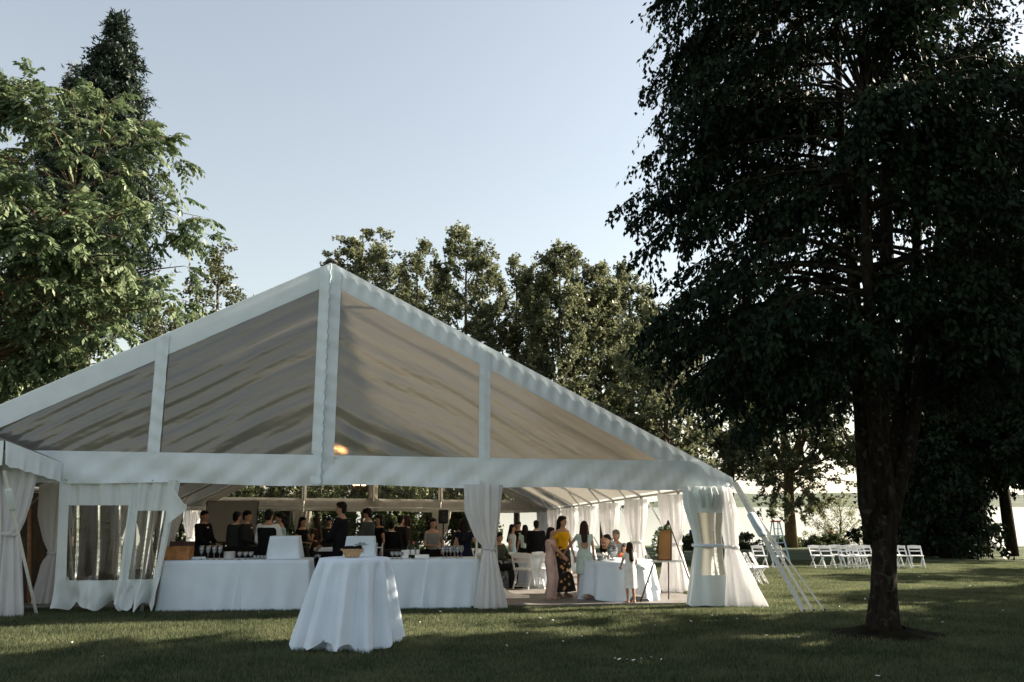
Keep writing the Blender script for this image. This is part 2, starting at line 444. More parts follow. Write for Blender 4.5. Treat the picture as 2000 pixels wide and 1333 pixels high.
def clear(name, haze, gloss, bump, bs, tint, blur=0.0, hc=(0.60, 0.58, 0.52)):
    m, n, l = new_mat(name); out = n['Material Output']
    n.remove(n['Principled BSDF'])
    tc = n.new('ShaderNodeTexCoord'); t = n.new('ShaderNodeTexNoise'); t.inputs['Scale'].default_value = bs; t.inputs['Detail'].default_value = 5
    mp = n.new('ShaderNodeMapping'); mp.inputs['Scale'].default_value = (1, 1, 2.4); l.new(tc.outputs['Object'], mp.inputs[0]); l.new(mp.outputs[0], t.inputs['Vector'])
    bp = n.new('ShaderNodeBump'); bp.inputs['Strength'].default_value = bump; bp.inputs['Distance'].default_value = 0.02; l.new(t.outputs['Fac'], bp.inputs['Height'])
    if blur:
        tp = n.new('ShaderNodeBsdfRefraction'); tp.inputs['Roughness'].default_value = blur; tp.inputs['IOR'].default_value = 1.12; l.new(bp.outputs[0], tp.inputs['Normal'])
    else: tp = n.new('ShaderNodeBsdfTransparent')
    tp.inputs[0].default_value = (*tint, 1)
    df = n.new('ShaderNodeBsdfDiffuse'); df.inputs[0].default_value = (*hc, 1); l.new(bp.outputs[0], df.inputs['Normal'])
    gl = n.new('ShaderNodeBsdfGlossy'); gl.inputs['Roughness'].default_value = 0.12; gl.inputs[0].default_value = (0.9, 0.9, 0.9, 1); l.new(bp.outputs[0], gl.inputs['Normal'])
    m1 = n.new('ShaderNodeMixShader'); m1.inputs[0].default_value = haze; l.new(tp.outputs[0], m1.inputs[1]); l.new(df.outputs[0], m1.inputs[2])
    fr = n.new('ShaderNodeFresnel'); fr.inputs['IOR'].default_value = gloss; l.new(bp.outputs[0], fr.inputs['Normal'])
    m2 = n.new('ShaderNodeMixShader'); l.new(fr.outputs[0], m2.inputs[0]); l.new(m1.outputs[0], m2.inputs[1]); l.new(gl.outputs[0], m2.inputs[2])
    l.new(m2.outputs[0], out.inputs[0])
clear('clear_vinyl', 0.26, 1.75, 0.22, 5, (0.46, 0.43, 0.38), 0.4, (0.34, 0.34, 0.33))
clear('clear_vinyl_far', 0.05, 1.35, 0.3, 5, (0.9, 0.9, 0.86))
clear('clear_vinyl_wall', 0.03, 1.42, 0.2, 6, (0.62, 0.62, 0.58))
gable(0, 'front'); gable(TL, 'far', False)

# frame: legs, eave poles, ridge, rafters, braces, tie
def pole(a, b_, name='pole', r_=0.032, m_='pole_aluminium'):
    mb = MB(); mb.tube([a, b_], r_, 8); return mpart(mb, name, m_)
nb = 7
for k in range(nb + 1):
    l_ = k * BAY
    for sgn in (-1, 1):
        le = pole(T(sgn * (TW - .06), l_, 0.0), T(sgn * (TW - .06), l_, EAVE - .06), 'leg', 0.038)
        mb = MB(); mb.box(T(sgn * (TW - .06), l_, 0.006), (0.2, 0.2, 0.012)); o = mb.build('foot_plate', 'stake_iron', smooth=False); o.parent = le
        pole(T(sgn * (TW - .1), l_, EAVE - .07), T(sgn * .02, l_, APEX - .09), 'rafter', 0.035)
        pole(T(sgn * (TW - .08), l_, 1.72), T(sgn * (TW - 0.95), l_, roof_h(TW - .95) - .07), 'brace', 0.022)
        if k < nb: pole(T(sgn * (TW - .06), l_ + .03, EAVE - .09), T(sgn * (TW - .06), l_ + BAY - .03, EAVE - .09), 'eave_pole', 0.03)
    if k < nb: pole(T(0, l_ + .03, APEX - .13), T(0, l_ + BAY - .03, APEX - .13), 'ridge_pole', 0.035)
for l_ in (0.0, TL):
    for w_ in (-2.93, 0, 2.93):
        pole(T(w_, l_, BB - .1), T(w_, l_, roof_h(w_) - .12), 'gable_post', 0.04)
        if not (l_ == 0 and w_ == 0) and w_ != 0: pole(T(w_, l_, 0.0), T(w_, l_, BB - .12), 'gable_leg', 0.036)
    pole(T(-TW + .1, l_ + (.06 if l_ == 0 else -.06), VALB + .12), T(TW - .1, l_ + (.06 if l_ == 0 else -.06), VALB + .12), 'gable_beam', 0.035)
for l_ in (0.5, 9.2): pole(T(-1.2, l_, roof_h(1.2) - .08), T(1.2, l_, roof_h(1.2) - .08), 'collar_tie', 0.03, 'pole_white')
mb = MB(); mb.lathe([(0.11, 0), (0.12, .03), (0.07, .07), (0.0, .09)], 12, T(0, -.02, APEX + .02)); mpart(mb, 'ridge_cap', 'stake_iron')

# floor inside the marquee
fl = MB()
def fpt(w_, l_):
    p = T(w_, l_, 0); p.z += 0.055; return p
def slab(w0, w1, l0, l1, nu, nv, front=True):
    fl.grid(nu, nv, lambda s, t: fpt(w0 + (w1 - w0) * s, l0 + (l1 - l0) * t))
    if front:
        e0 = [fpt(w0 + (w1 - w0) * i / nu, l0) for i in range(nu + 1)]
        fl.add(e0 + [p - Vector((0, 0, .075)) for p in e0], [(i, i + nu + 1, i + nu + 2, i + 1) for i in range(nu)])
    e1 = [fpt(w1, l0 + (l1 - l0) * j / nv) for j in range(nv + 1)]
    fl.add(e1 + [p - Vector((0, 0, .075)) for p in e1], [(j, j + nv + 1, j + nv + 2, j + 1) for j in range(nv)])
slab(-TW + .25, 3.35, 1.0, TL - .3, 10, 18); slab(3.35, TW - .25, 0.2, 1.0, 6, 2); slab(3.35, TW - .25, 1.0, TL - .3, 6, 18, False)
tag(fl.build('floor', 'floor_board', smooth=False), 'low grey boarded floor inside the marquee', kind='structure')
FLZ = 0.055
def F(w_, l_):
    p = T(w_, l_, 0); p.z += FLZ; return p
# ------------------------------------------------------------ trees
def wp(mb, name, m_, root, smooth=True):      # mesh given in world coordinates, parented to a top-level thing
    o = mb.build(name, m_, smooth=smooth); o.parent = root; o.matrix_parent_inverse = root.matrix_basis.inverted(); return o
def unit(a): return a / (np.linalg.norm(a, axis=-1, keepdims=True) + 1e-9)
def leaves_mesh(name, P, A, N, L, W, mname, root, rng, var=None, fold=0.25, tri=False):
    """P base (n,3), A axis, N normal, L length (n), W width (n): one folded four-corner leaf each"""
    A = unit(A); S = unit(np.cross(A, N)); N = np.cross(S, A); n_ = len(P)
    L = L[:, None]; W = W[:, None]
    if tri:                                    # far-off trees: one three-cornered leaf
        v = np.empty((n_, 3, 3), np.float32); v[:, 0] = P - S * W * .42; v[:, 1] = P + A * L * .35 + S * W * .62 - N * W * fold; v[:, 2] = P + A * L - S * W * .15
        o = np_mesh(name, v.reshape(-1, 3), None, np.arange(n_ * 3).reshape(-1, 3), mname, None, np.repeat(rng.random(n_) if var is None else var, 3))
        o.parent = root; o.matrix_parent_inverse = root.matrix_basis.inverted(); o['kind'] = 'stuff'; return o
    v = np.empty((n_, 4, 3), np.float32)
    v[:, 0] = P; v[:, 1] = P + A * L * .45 + S * W * .5 - N * W * fold
    v[:, 2] = P + A * L - N * L * .12; v[:, 3] = P + A * L * .45 - S * W * .5 - N * W * fold
    base = np.arange(n_)[:, None] * 4
    tr = np.concatenate([base + np.array([0, 1, 2]), base + np.array([0, 2, 3])])
    if var is None: var = rng.random(n_)
    o = np_mesh(name, v.reshape(-1, 3), None, tr, mname, None, np.repeat(var, 4))
    o.parent = root; o.matrix_parent_inverse = root.matrix_basis.inverted(); o['kind'] = 'stuff'
    return o
def bez(p0, p1, p2, t):
    t = np.asarray(t)[..., None]; return (1 - t) ** 2 * p0 + 2 * t * (1 - t) * p1 + t * t * p2
def dbez(p0, p1, p2, t):
    t = np.asarray(t)[..., None]; return 2 * (1 - t) * (p1 - p0) + 2 * t * (p2 - p1)
def tubes3(P0, P1, r0, mname, name, root):
    """many thin three-sided twigs at once"""
    d = unit(P1 - P0); up = np.tile(np.array([[0.3, 0.2, 1.0]]), (len(d), 1)); x = unit(np.cross(d, up)); y = np.cross(d, x)
    v = np.empty((len(d), 4, 3), np.float32)
    for k in range(3):
        a = 2 * math.pi * k / 3; v[:, k] = P0 + (x * math.cos(a) + y * math.sin(a)) * np.asarray(r0)[:, None]
    v[:, 3] = P1
    b_ = np.arange(len(d))[:, None] * 4
    tr = np.concatenate([b_ + np.array(q) for q in ([0, 1, 3], [1, 2, 3], [2, 0, 3])])
    o = np_mesh(name, v.reshape(-1, 3), None, tr, mname); o.parent = root; o.matrix_parent_inverse = root.matrix_basis.inverted(); o['kind'] = 'stuff'
    return o
def make_tree(name, label, base, stems, ends, attach, leaf, bark, leafm, seed, group=None, cat='tree',
              limb_r=0.05, twig_n=20, twig_l=0.7, leaf_n=12, droop=0.3, t0=0.35, spread=0.9, flat=0.6, sides=10,
              pinnate=False, twigs=True, ctrl_up=0.35, leaf_up=0.6, limbs_drawn=None, leaf_droop=0.4, wob=0.12, tri=False):
    """stems: list of (points, radii) in world space. ends (n,3): where limbs finish. attach(end, rng)-> (point, radius)"""
    rng = np.random.default_rng(seed); rd = random.Random(seed)
    root = thing(name, label, cat, base, 0, group)
    mb = MB()
    for pts, rr in stems: mb.tube(pts, rr, sides)
    trunk = wp(mb, 'trunk', bark, root)
    lm = MB(); LP, LA, TW0, TW1, TR = [], [], [], [], []
    nd = len(ends) if limbs_drawn is None else limbs_drawn
    for i, e in enumerate(ends):
        a, ra = attach(e, rd); a = np.array(a); e = np.array(e)
        d = e - a; hl = math.hypot(d[0], d[1]); Ld = np.linalg.norm(d)
        c = a + d * .5 + np.array([0, 0, ctrl_up * Ld]) + rng.normal(0, wob, 3) * Ld * .5
        if i < nd:
            nq = 5 if tri else 7; ts = np.linspace(0, 1, nq); pts = bez(a, c, e, ts) + rng.normal(0, .02, (nq, 3)) * Ld * .4 * np.sin(np.pi * ts)[:, None]
            r0 = min(ra * .55, limb_r * (0.5 + Ld * .16)); lm.tube([tuple(p) for p in pts], [r0 * (1 - .85 * t) for t in ts], 4 if tri else 5, cap=False)
        k = max(3, int(twig_n * (0.5 + rng.random())))
        t = t0 + (1 - t0) * rng.random(k) ** 0.8; t[0] = 1.0
        p = bez(a, c, e, t); tg = unit(dbez(a, c, e, t)); 
        rnd = unit(rng.normal(0, 1, (k, 3)) * np.array([1, 1, flat]))
        dr = unit(tg * (1.2 - spread * .5) + rnd * spread + np.array([0, 0, -droop]))
        ln = twig_l * (0.5 + .7 * rng.random(k)) * (1.15 - .45 * t)
        q = p + dr * ln[:, None]; q[:, 2] -= droop * .3 * ln
        TW0.append(p); TW1.append(q); TR.append(0.004 + 0.008 * ln)
    if lm.v: wp(lm, 'limb', bark, root)['kind'] = 'stuff'
    P0 = np.concatenate(TW0); P1 = np.concatenate(TW1); D = P1 - P0; nT = len(P0)
    if twigs: tubes3(P0, P1, np.concatenate(TR), bark, 'twig', root)
    ll, lw = leaf
    if not pinnate:
        t = rng.random((nT, leaf_n)) ** .8; n_ = nT * leaf_n
        P = (P0[:, None] + D[:, None] * t[..., None]).reshape(-1, 3) + rng.normal(0, ll * .35, (n_, 3))
        A = np.repeat(unit(D), leaf_n, 0) * .7 + rng.normal(0, .7, (n_, 3)) + np.array([0, 0, -leaf_droop])
        N = rng.normal(0, .55, (n_, 3)) + np.array([0, 0, leaf_up])
        L = ll * (.65 + .6 * rng.random(n_)); W = lw * (.7 + .5 * rng.random(n_))
        var = np.clip(np.repeat(rng.normal(.45, .18, nT), leaf_n) + rng.normal(0, .16, n_), 0, 1)
        leaves_mesh('crown', P, A, N, L, W * (1.25 if tri else 1), leafm, root, rng, var, tri=tri)
    else:                                      # feather-shaped leaves: a row of drooping leaflets on each side of a stalk
        nst, nl = leaf_n; Ls = pinnate
        t = rng.random((nT, nst)) ** .7; n_ = nT * nst
        P = (P0[:, None] + D[:, None] * t[..., None]).reshape(-1, 3)
        A = unit(np.repeat(unit(D), nst, 0) * .8 + rng.normal(0, .65, (n_, 3)) * np.array([1, 1, .5]) + np.array([0, 0, -.15]))
        S = unit(np.cross(A, np.array([0, 0, 1.0]) + rng.normal(0, .25, (n_, 3)))); U = np.cross(S, A)
        LS = Ls * (.6 + .6 * rng.random(n_))
        tips = P + A * LS[:, None]; tips[:, 2] -= .28 * LS
        tubes3(P, tips, np.full(n_, .004), leafm + '_stalk', 'leaf_stalk', root)
        ks = np.arange(nl); f = .18 + .82 * (ks // 2) / max(1, (nl - 1) // 2); sd_ = np.where(ks % 2 == 0, 1.0, -1.0); sd_[-1] = 0
        PP = P[:, None] + A[:, None] * (LS[:, None] * f)[..., None]; PP[..., 2] -= .28 * LS[:, None] * f ** 2
        AA = S[:, None] * sd_[:, None] * .85 + A[:, None] * .45 + np.array([0, 0, -.55]) + rng.normal(0, .16, (n_, nl, 3))
        NN = U[:, None] + S[:, None] * sd_[:, None] * .4 + rng.normal(0, .15, (n_, nl, 3))
        PP = PP.reshape(-1, 3); AA = AA.reshape(-1, 3); NN = NN.reshape(-1, 3); q = len(PP)
        L = ll * (.7 + .5 * rng.random(q)); W = lw * (.8 + .4 * rng.random(q))
        var = np.clip(np.repeat(rng.normal(.45, .2, n_), nl) + rng.normal(0, .08, q), 0, 1)
        leaves_mesh('crown', PP, AA, NN, L, W, leafm, root, rng, var, fold=.18)
    return root
def env_ends(n, prof, cx, cy, seed, inner=.45, gaps=0.0, ysq=1.0, whorl=0, lumpy=1.0):
    """sample limb ends in a crown given as (height, radius[, dx]) pairs; lumpy outline from angular noise"""
    rng = np.random.default_rng(seed); zs = [p[0] for p in prof]; rs = [p[1] for p in prof]; dx = [p[2] if len(p) > 2 else 0 for p in prof]
    out = []; ph = rng.random(6) * 6.28
    while len(out) < n:
        z = zs[0] + (zs[-1] - zs[0]) * rng.random(); r_ = np.interp(z, zs, rs)
        if rng.random() > (r_ / max(rs)) ** 1.1 + .05: continue
        a = rng.random() * 6.283
        if whorl: z = round(z / whorl) * whorl + rng.normal(0, whorl * .09); r_ = max(.05, np.interp(z, zs, rs)) * (.7 + .45 * rng.random())
        lump = 1 + lumpy * (.16 * math.sin(a * 3 + z * 1.1 + ph[0]) + .12 * math.sin(a * 5 - z * 1.9 + ph[1]) + .1 * math.sin(z * 2.7 + ph[2]))
        r2 = r_ * lump * (inner + (1 - inner) * rng.random() ** .6)
        out.append((cx + np.interp(z, zs, dx) + r2 * math.cos(a), cy + r2 * math.sin(a) * ysq, z))
    return out
def stem_attach(stems, rise, jitter=.2, zmin=0):
    S = [(np.array([tuple(p) for p in pts]), np.array(rr)) for pts, rr in stems]
    def f(e, rd):
        e = np.array(e); best = None
        for pts, rr in S:
            zz = pts[:, 2]; c = np.array([np.interp(e[2], zz, pts[:, 0]), np.interp(e[2], zz, pts[:, 1])])
            h = math.hypot(e[0] - c[0], e[1] - c[1]) * (1 + rd.random() * .6)
            if best is None or h < best[0]: best = (h, pts, rr)
        h, pts, rr = best
        z = min(max(e[2] - rise * h + rd.uniform(-jitter, jitter), zmin, pts[0, 2] + .1), pts[-1, 2])
        return (np.interp(z, pts[:, 2], pts[:, 0]), np.interp(z, pts[:, 2], pts[:, 1]), z), np.interp(z, pts[:, 2], rr)
    return f
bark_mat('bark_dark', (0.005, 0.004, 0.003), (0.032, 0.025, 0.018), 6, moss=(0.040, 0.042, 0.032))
bark_mat('bark_mid', (0.035, 0.028, 0.02), (0.12, 0.095, 0.07), 4)
bark_mat('bark_warm', (0.07, 0.045, 0.03), (0.20, 0.14, 0.09), 4)
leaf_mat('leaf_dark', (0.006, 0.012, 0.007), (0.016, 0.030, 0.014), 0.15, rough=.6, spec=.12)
leaf_mat('leaf_walnut', (0.045, 0.080, 0.034), (0.20, 0.25, 0.125), 0.28, rough=.5, spec=.4)
mat('leaf_walnut_stalk', (0.12, 0.10, 0.05), .7)
leaf_mat('leaf_locust', (0.05, 0.085, 0.028), (0.14, 0.18, 0.06), 0.35)
mat('leaf_locust_stalk', (0.10, 0.10, 0.05), .7)
leaf_mat('leaf_poplar', (0.055, 0.072, 0.036), (0.21, 0.22, 0.12), 0.42, spec=.25)
leaf_mat('leaf_olive', (0.045, 0.058, 0.025), (0.11, 0.12, 0.05), 0.32)
leaf_mat('leaf_shrub', (0.035, 0.055, 0.02), (0.12, 0.14, 0.05), 0.35)
leaf_mat('leaf_pale', (0.14, 0.16, 0.08), (0.28, 0.29, 0.17), 0.45)
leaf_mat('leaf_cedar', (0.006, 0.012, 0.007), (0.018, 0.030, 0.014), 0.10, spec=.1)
leaf_mat('needle_spruce', (0.018, 0.032, 0.024), (0.050, 0.068, 0.048), 0.12, spec=.2)

# the big dark tree on the right
B = on_ground(1727, 1243); Dk = B.y
def S_(pts): return [at(u, v, Dk + d) for u, v, d in pts]
st = [([B + Vector((0, 0, -.25)), B + Vector((0, 0, .03)), B + Vector((.0, 0, .16))] + S_([(1726, 1160, 0), (1727, 1080, 0), (1728, 1010, 0), (1724, 950, 0), (1716, 860, .1), (1722, 740, .2), (1735, 600, .4), (1730, 420, .6), (1735, 200, .7), (1738, -120, .8), (1740, -420, .9)]),
       [.36, .29, .225, .175, .16, .175, .165, .14, .125, .11, .095, .08, .055, .03]),
      (S_([(1712, 1050, 0), (1696, 985, -.05), (1690, 900, -.1), (1683, 800, -.2), (1672, 690, -.4), (1668, 560, -.6), (1650, 400, -.9), (1640, 200, -1.1), (1630, 0, -1.2)]), [.14, .14, .125, .11, .10, .085, .07, .05, .03]),
      (S_([(1738, 1030, 0), (1752, 955, .1), (1772, 890, .15), (1788, 800, .3), (1806, 700, .6), (1822, 560, .9), (1840, 400, 1.2), (1850, 200, 1.4)]), [.12, .115, .10, .09, .08, .07, .055, .03]),
      (S_([(1735, 1000, .1), (1742, 900, .3), (1762, 780, .7), (1780, 640, 1.3), (1790, 500, 1.8), (1800, 300, 2.2), (1810, 80, 2.5)]), [.11, .11, .10, .09, .08, .06, .03]),
      (S_([(1722, 1000, -.1), (1712, 880, -.3), (1705, 760, -.8), (1700, 620, -1.5), (1690, 430, -2.0), (1690, 200, -2.3)]), [.11, .10, .09, .08, .06, .03])]
prof = [(3.3, 2.7), (3.9, 3.1), (5.0, 3.25), (6.5, 3.25), (8.0, 3.3), (9.5, 3.2), (11.5, 2.7), (13.5, 1.6), (14.8, .3)]
rng0 = np.random.default_rng(5)
B_TREE = B
ends = env_ends(265, prof, B.x + .05, B.y + .1, 21, inner=.5, lumpy=.3)
# long sprays that make the jagged left outline and the skirts hanging over the tent side
for (u, v, d) in [(1235, 384, 0), (1235, 312, -.6), (1240, 430, .5), (1205, 172, .4), (1215, 85, -.5), (1225, 8, .3), (1205, 250, .8), (1290, 470, -.9), (1330, 520, .2), (1250, 640, -.6), (1215, 690, .3), (1195, 650, -1.0), (1260, 745, -.4), (1340, 800, .2), (1385, 830, -.8), (1430, 790, .9), (1470, 740, -1.3), (1540, 770, 1.4), (1235, 560, 1.0), (1262, 350, -1.2), (1250, 225, -1.5), (1240, 395, 1.0), (1262, 130, 1.3), (1600, 720, -1.8), (1350, 700, -1.4), (1400, 640, -2.2), (1245, 590, -1.8), (1890, 760, .8), (1930, 700, -.5), (1960, 620, 1.0), (1340, 740, 1.2), (1900, 560, -1.8), (1850, 250, -1.0), (1900, 330, .8), (1950, 250, -.6), (1880, 430, .3), (1960, 420, -1.2), (1990, 330, 1.4), (1800, 300, -2.4), (1920, 160, .4), (1860, 120, 1.8), (1985, 520, .2), (1780, 180, -2.8), (1940, 500, 2.0)]:
    p = at(u + (75 if u < 1500 else 0), v - 15, Dk + d); ends.append(tuple(p))
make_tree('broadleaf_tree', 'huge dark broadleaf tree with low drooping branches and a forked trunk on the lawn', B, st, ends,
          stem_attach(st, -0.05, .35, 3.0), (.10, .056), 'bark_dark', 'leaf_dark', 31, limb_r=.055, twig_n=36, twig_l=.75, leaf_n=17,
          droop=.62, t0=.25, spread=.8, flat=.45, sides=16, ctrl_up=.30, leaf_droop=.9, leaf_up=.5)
# roots and bare earth at its foot
mat('bare_earth', (0.014, 0.013, 0.008), .95, .35, 4, bump=.5, bscale=12, spec=.03)

# walnut-like tree at the left, trunk just outside the frame
bl = Vector((-13.6, 17.6, gz(-13.6, 17.6)))
st = [([bl + Vector((0, 0, -.2)), bl + Vector((.0, 0, 1)), bl + Vector((.1, .1, 3)), bl + Vector((.3, 0, 6)), bl + Vector((.5, -.1, 9)), bl + Vector((.6, 0, 12))], [.34, .28, .24, .18, .11, .04]),
      ([bl + Vector((.05, 0, 2.6)), bl + Vector((.9, -.3, 4.2)), bl + Vector((2.2, -.5, 5.8)), bl + Vector((3.4, -.6, 7.4)), bl + Vector((4.0, -.6, 8.6))], [.17, .14, .11, .07, .03])]
prof = [(3.6, 3.6), (5.0, 4.6), (6.2, 5.4), (7.3, 5.9), (8.2, 5.5), (9.2, 4.6), (10.2, 3.8), (11.2, 2.6), (12.2, .9)]
ends = env_ends(190, prof, bl.x - .3, bl.y, 8, inner=.5, ysq=.55)
for (u, v, d) in [(390, 455, 0), (375, 420, -.6), (335, 300, .2), (310, 270, -.5), (265, 240, .3), (205, 195, -.4), (130, 170, .2), (20, 175, 0), (360, 520, -.3), (340, 580, .4), (300, 600, -.8), (230, 640, -.5), (330, 380, -.9), (280, 340, .6), (60, 180, -.8), (150, 640, -.9), (80, 690, -.3), (180, 560, -1.4), (120, 420, -1.8), (60, 540, -1.9), (220, 430, -1.6), (250, 500, -1.2), (30, 330, -1.8), (150, 290, -1.5), (240, 560, .4), (170, 690, .2)]:
    ends.append(tuple(at(u, v, bl.y + d)))
make_tree('walnut_tree', 'leafy tree with long feather-shaped leaves overhanging the marquee roof beside the spruce', bl, st, ends, stem_attach(st, .35, .4, 2.4), (.15, .072),
          'bark_warm', 'leaf_walnut', 41, limb_r=.05, twig_n=9, twig_l=.75, leaf_n=(5, 13), droop=.25, t0=.4, spread=.9, pinnate=.46, ctrl_up=.12)

def straight(base, h, r0, lean=(0, 0), n=7, rng=None):
    rng = rng or random.Random(1)
    return ([base + Vector((lean[0] * (k / n) ** 1.3 + rng.uniform(-.1, .1) * (k > 0), lean[1] * k / n, -.2 if k == 0 else h * k / n)) for k in range(n + 1)], [r0 * (1 - .9 * k / n) + .02 for k in range(n + 1)])
def simple_tree(name, label, u, D, top_v, wpx, low, prof_kind, leafm, seed, group=None, n_l=70, leaf=(.2, .14), rise=.6, r0=None, twig_n=12, leaf_n=14, bark='bark_mid', droop=.1, twig_l=.8, cat='tree', lean=(0, 0), extra=None, ctrl_up=.1, zbase=None, **kw):
    """a tree seen at column u, D metres off, whose tip shows at row top_v and whose crown spans wpx columns"""
    b_ = ground_at(u, D); zt = at(u, top_v, D).z; H = zt - b_.z; Rr = wpx / FPX * D / 2 / 1.03; rd = random.Random(seed)
    st = [straight(b_, H * .97, r0 or H * .013, lean, rng=rd)]
    if prof_kind == 'poplar':
        pr = [(b_.z + H * q, Rr * k) for q, k in ((low, .55), (low + .12, .85), (.5, 1), (.7, 1), (.84, .92), (.94, .66), (1, .3))]
        for k in range(2):
            a = rd.random() * 6.28; sc = rd.uniform(.3, .5)
            st.append(([st[0][0][2] + Vector((0, 0, .2 * k)), b_ + Vector((math.cos(a) * Rr * .35, math.sin(a) * Rr * .35, H * .5)), b_ + Vector((math.cos(a) * Rr * .6, math.sin(a) * Rr * .6, H * (.82 + .1 * k)))], [st[0][1][2] * .7, st[0][1][2] * .5, .03]))
    elif prof_kind == 'round':
        pr = [(b_.z + H * q, Rr * k) for q, k in ((low, .45), (low + .1, .8), (.45, 1), (.65, .97), (.82, .72), (.93, .45), (1, .1))]
        for k in range(3):
            a = rd.random() * 6.28
            st.append(([st[0][0][2] + Vector((0, 0, .3 * k)), b_ + Vector((math.cos(a) * Rr * .3, math.sin(a) * Rr * .3, H * .48)), b_ + Vector((math.cos(a) * Rr * .62, math.sin(a) * Rr * .62, H * .74))], [st[0][1][2] * .7, st[0][1][2] * .5, .03]))
    elif prof_kind == 'cone':
        pr = [(b_.z + H * q, Rr * k) for q, k in ((low, .9), (low + .06, 1), (.4, .78), (.6, .55), (.8, .28), (.93, .10), (1, .02))]
    elif prof_kind == 'spruce':
        pr = [(b_.z + H * q, Rr * k) for q, k in ((low, 1), (.55, .95), (.72, .8), (.84, .56), (.92, .33), (.975, .12), (1, .02))]
    elif prof_kind == 'shrub':
        pr = [(b_.z + H * q, Rr * k) for q, k in ((0.03, .7), (.2, .95), (.5, 1), (.75, .8), (.92, .5), (1, .2))]
    ends = env_ends(n_l, pr, b_.x + lean[0] * .6, b_.y, seed + 1, inner=.3 if prof_kind not in ('cone', 'spruce') else .7, whorl=.75 if prof_kind == 'spruce' else 0)
    if lean[0]: ends = [(x + lean[0] * ((z - b_.z) / H - .6), y, z) for x, y, z in ends]
    return make_tree(name, label, b_, st, ends, stem_attach(st, rise, .3, b_.z + H * max(.03, low * .6)), leaf, bark, leafm, seed, group, cat, limb_r=.035 + H * .0015,
                     twig_n=twig_n, twig_l=twig_l, leaf_n=leaf_n, droop=droop, ctrl_up=ctrl_up, sides=8, tri=not kw.get('pinnate'), **({'limbs_drawn': int(n_l * .45)} | kw))

# spruces behind it
simple_tree('spruce_tree', 'tall blue-green spruce rising above the leafy tree', 118, 38, 22, 250, .4, 'spruce', 'needle_spruce', 61, n_l=560, leaf=(.30, .085), rise=-.25, twig_n=16, leaf_n=9, droop=.12, twig_l=.55, t0=.25, flat=.35, ctrl_up=.08, leaf_up=1, leaf_droop=.1, twigs=False)
simple_tree('spruce_tree', 'shorter spruce half hidden behind the tall spruce', 38, 42, 130, 180, .4, 'spruce', 'needle_spruce', 67, n_l=300, leaf=(.30, .085), rise=-.25, twig_n=14, leaf_n=8, droop=.12, twig_l=.55, t0=.25, flat=.35, ctrl_up=.08, leaf_up=1, leaf_droop=.1, twigs=False)
# lighter trees between the leafy tree and the marquee
simple_tree('olive_tree', 'slender olive-green tree peeking over the roof beside the feather-leaved tree', 385, 44, 478, 250, .25, 'round', 'leaf_olive', 71, n_l=95, leaf=(.19, .12), twig_n=12, leaf_n=12, rise=.5)
simple_tree('ash_tree', 'bright green feathery tree low behind the marquee roof', 120, 29, 600, 420, .2, 'round', 'leaf_locust', 73, n_l=90, leaf=(.17, .06), pinnate=.5, leaf_n=(3, 13), twig_n=6, twig_l=.6, droop=.25)
simple_tree('ash_tree', 'small bright feathery tree beyond the small canopy tent', -40, 25, 640, 330, .15, 'round', 'leaf_locust', 75, n_l=60, leaf=(.17, .06), pinnate=.5, leaf_n=(3, 13), twig_n=6, twig_l=.6, droop=.25)
simple_tree('olive_tree', 'low olive-green tree beside the bright feathery tree behind the roof', 300, 40, 590, 210, .2, 'round', 'leaf_olive', 77, n_l=60, leaf=(.19, .12), twig_n=11, leaf_n=12)
# the line of poplars by the lake
pops = [('tallest poplar with a ragged top rising beside the marquee peak', 685, 60, 436, 165), ('slender poplar between the tallest and the fullest poplar', 800, 66, 478, 135), ('broad dense poplar with the fullest crown of the row', 905, 60, 448, 150),
        ('thin poplar with a lower narrow crown in the row', 1010, 64, 500, 120), ('upright poplar with bare trunk showing in its crown', 1098, 58, 484, 135), ('airy poplar with a sharply pointed top', 1180, 61, 505, 110), ('poplar at the end of the row next to the dark tree', 1245, 64, 525, 100)]
for i, (lab, u, D, v, wpx) in enumerate(pops):
    simple_tree('poplar_tree', lab, u, D, v, wpx * 1.2, .16, 'poplar', 'leaf_poplar', 101 + i * 3, 'poplars in a row by the lake', n_l=250, leaf=(.22, .19), rise=1.0, twig_n=12, leaf_n=13, twig_l=.8, droop=-.1, ctrl_up=-.05, r0=.24, limbs_drawn=70)
# cottonwoods between marquee and dark tree
simple_tree('cottonwood_tree', 'loose cottonwood leaning behind the lakeside eave of the marquee', 1330, 52, 590, 240, .22, 'round', 'leaf_poplar', 131, 'cottonwoods along the shore', n_l=150, leaf=(.24, .19), rise=.9, twig_n=10, leaf_n=12, r0=.25, lean=(-1.2, 0))
simple_tree('cottonwood_tree', 'cottonwood with a thin crooked trunk behind the hanging branches', 1432, 58, 560, 230, .25, 'round', 'leaf_poplar', 134, 'cottonwoods along the shore', n_l=150, leaf=(.24, .19), rise=.9, twig_n=10, leaf_n=12, r0=.28, lean=(1, 0))
simple_tree('cottonwood_tree', 'cottonwood with a stout sunlit trunk behind the light blue stepladder', 1552, 68, 600, 300, .12, 'round', 'leaf_poplar', 137, 'cottonwoods along the shore', n_l=190, leaf=(.25, .19), rise=.7, twig_n=11, leaf_n=13, r0=.50, bark='bark_warm', droop=.3)
simple_tree('cottonwood_tree', 'cottonwood seen between the forked stems of the dark tree', 1700, 66, 560, 260, .3, 'round', 'leaf_poplar', 139, 'cottonwoods along the shore', n_l=150, leaf=(.25, .19), rise=.7, twig_n=10, leaf_n=12, r0=.3)
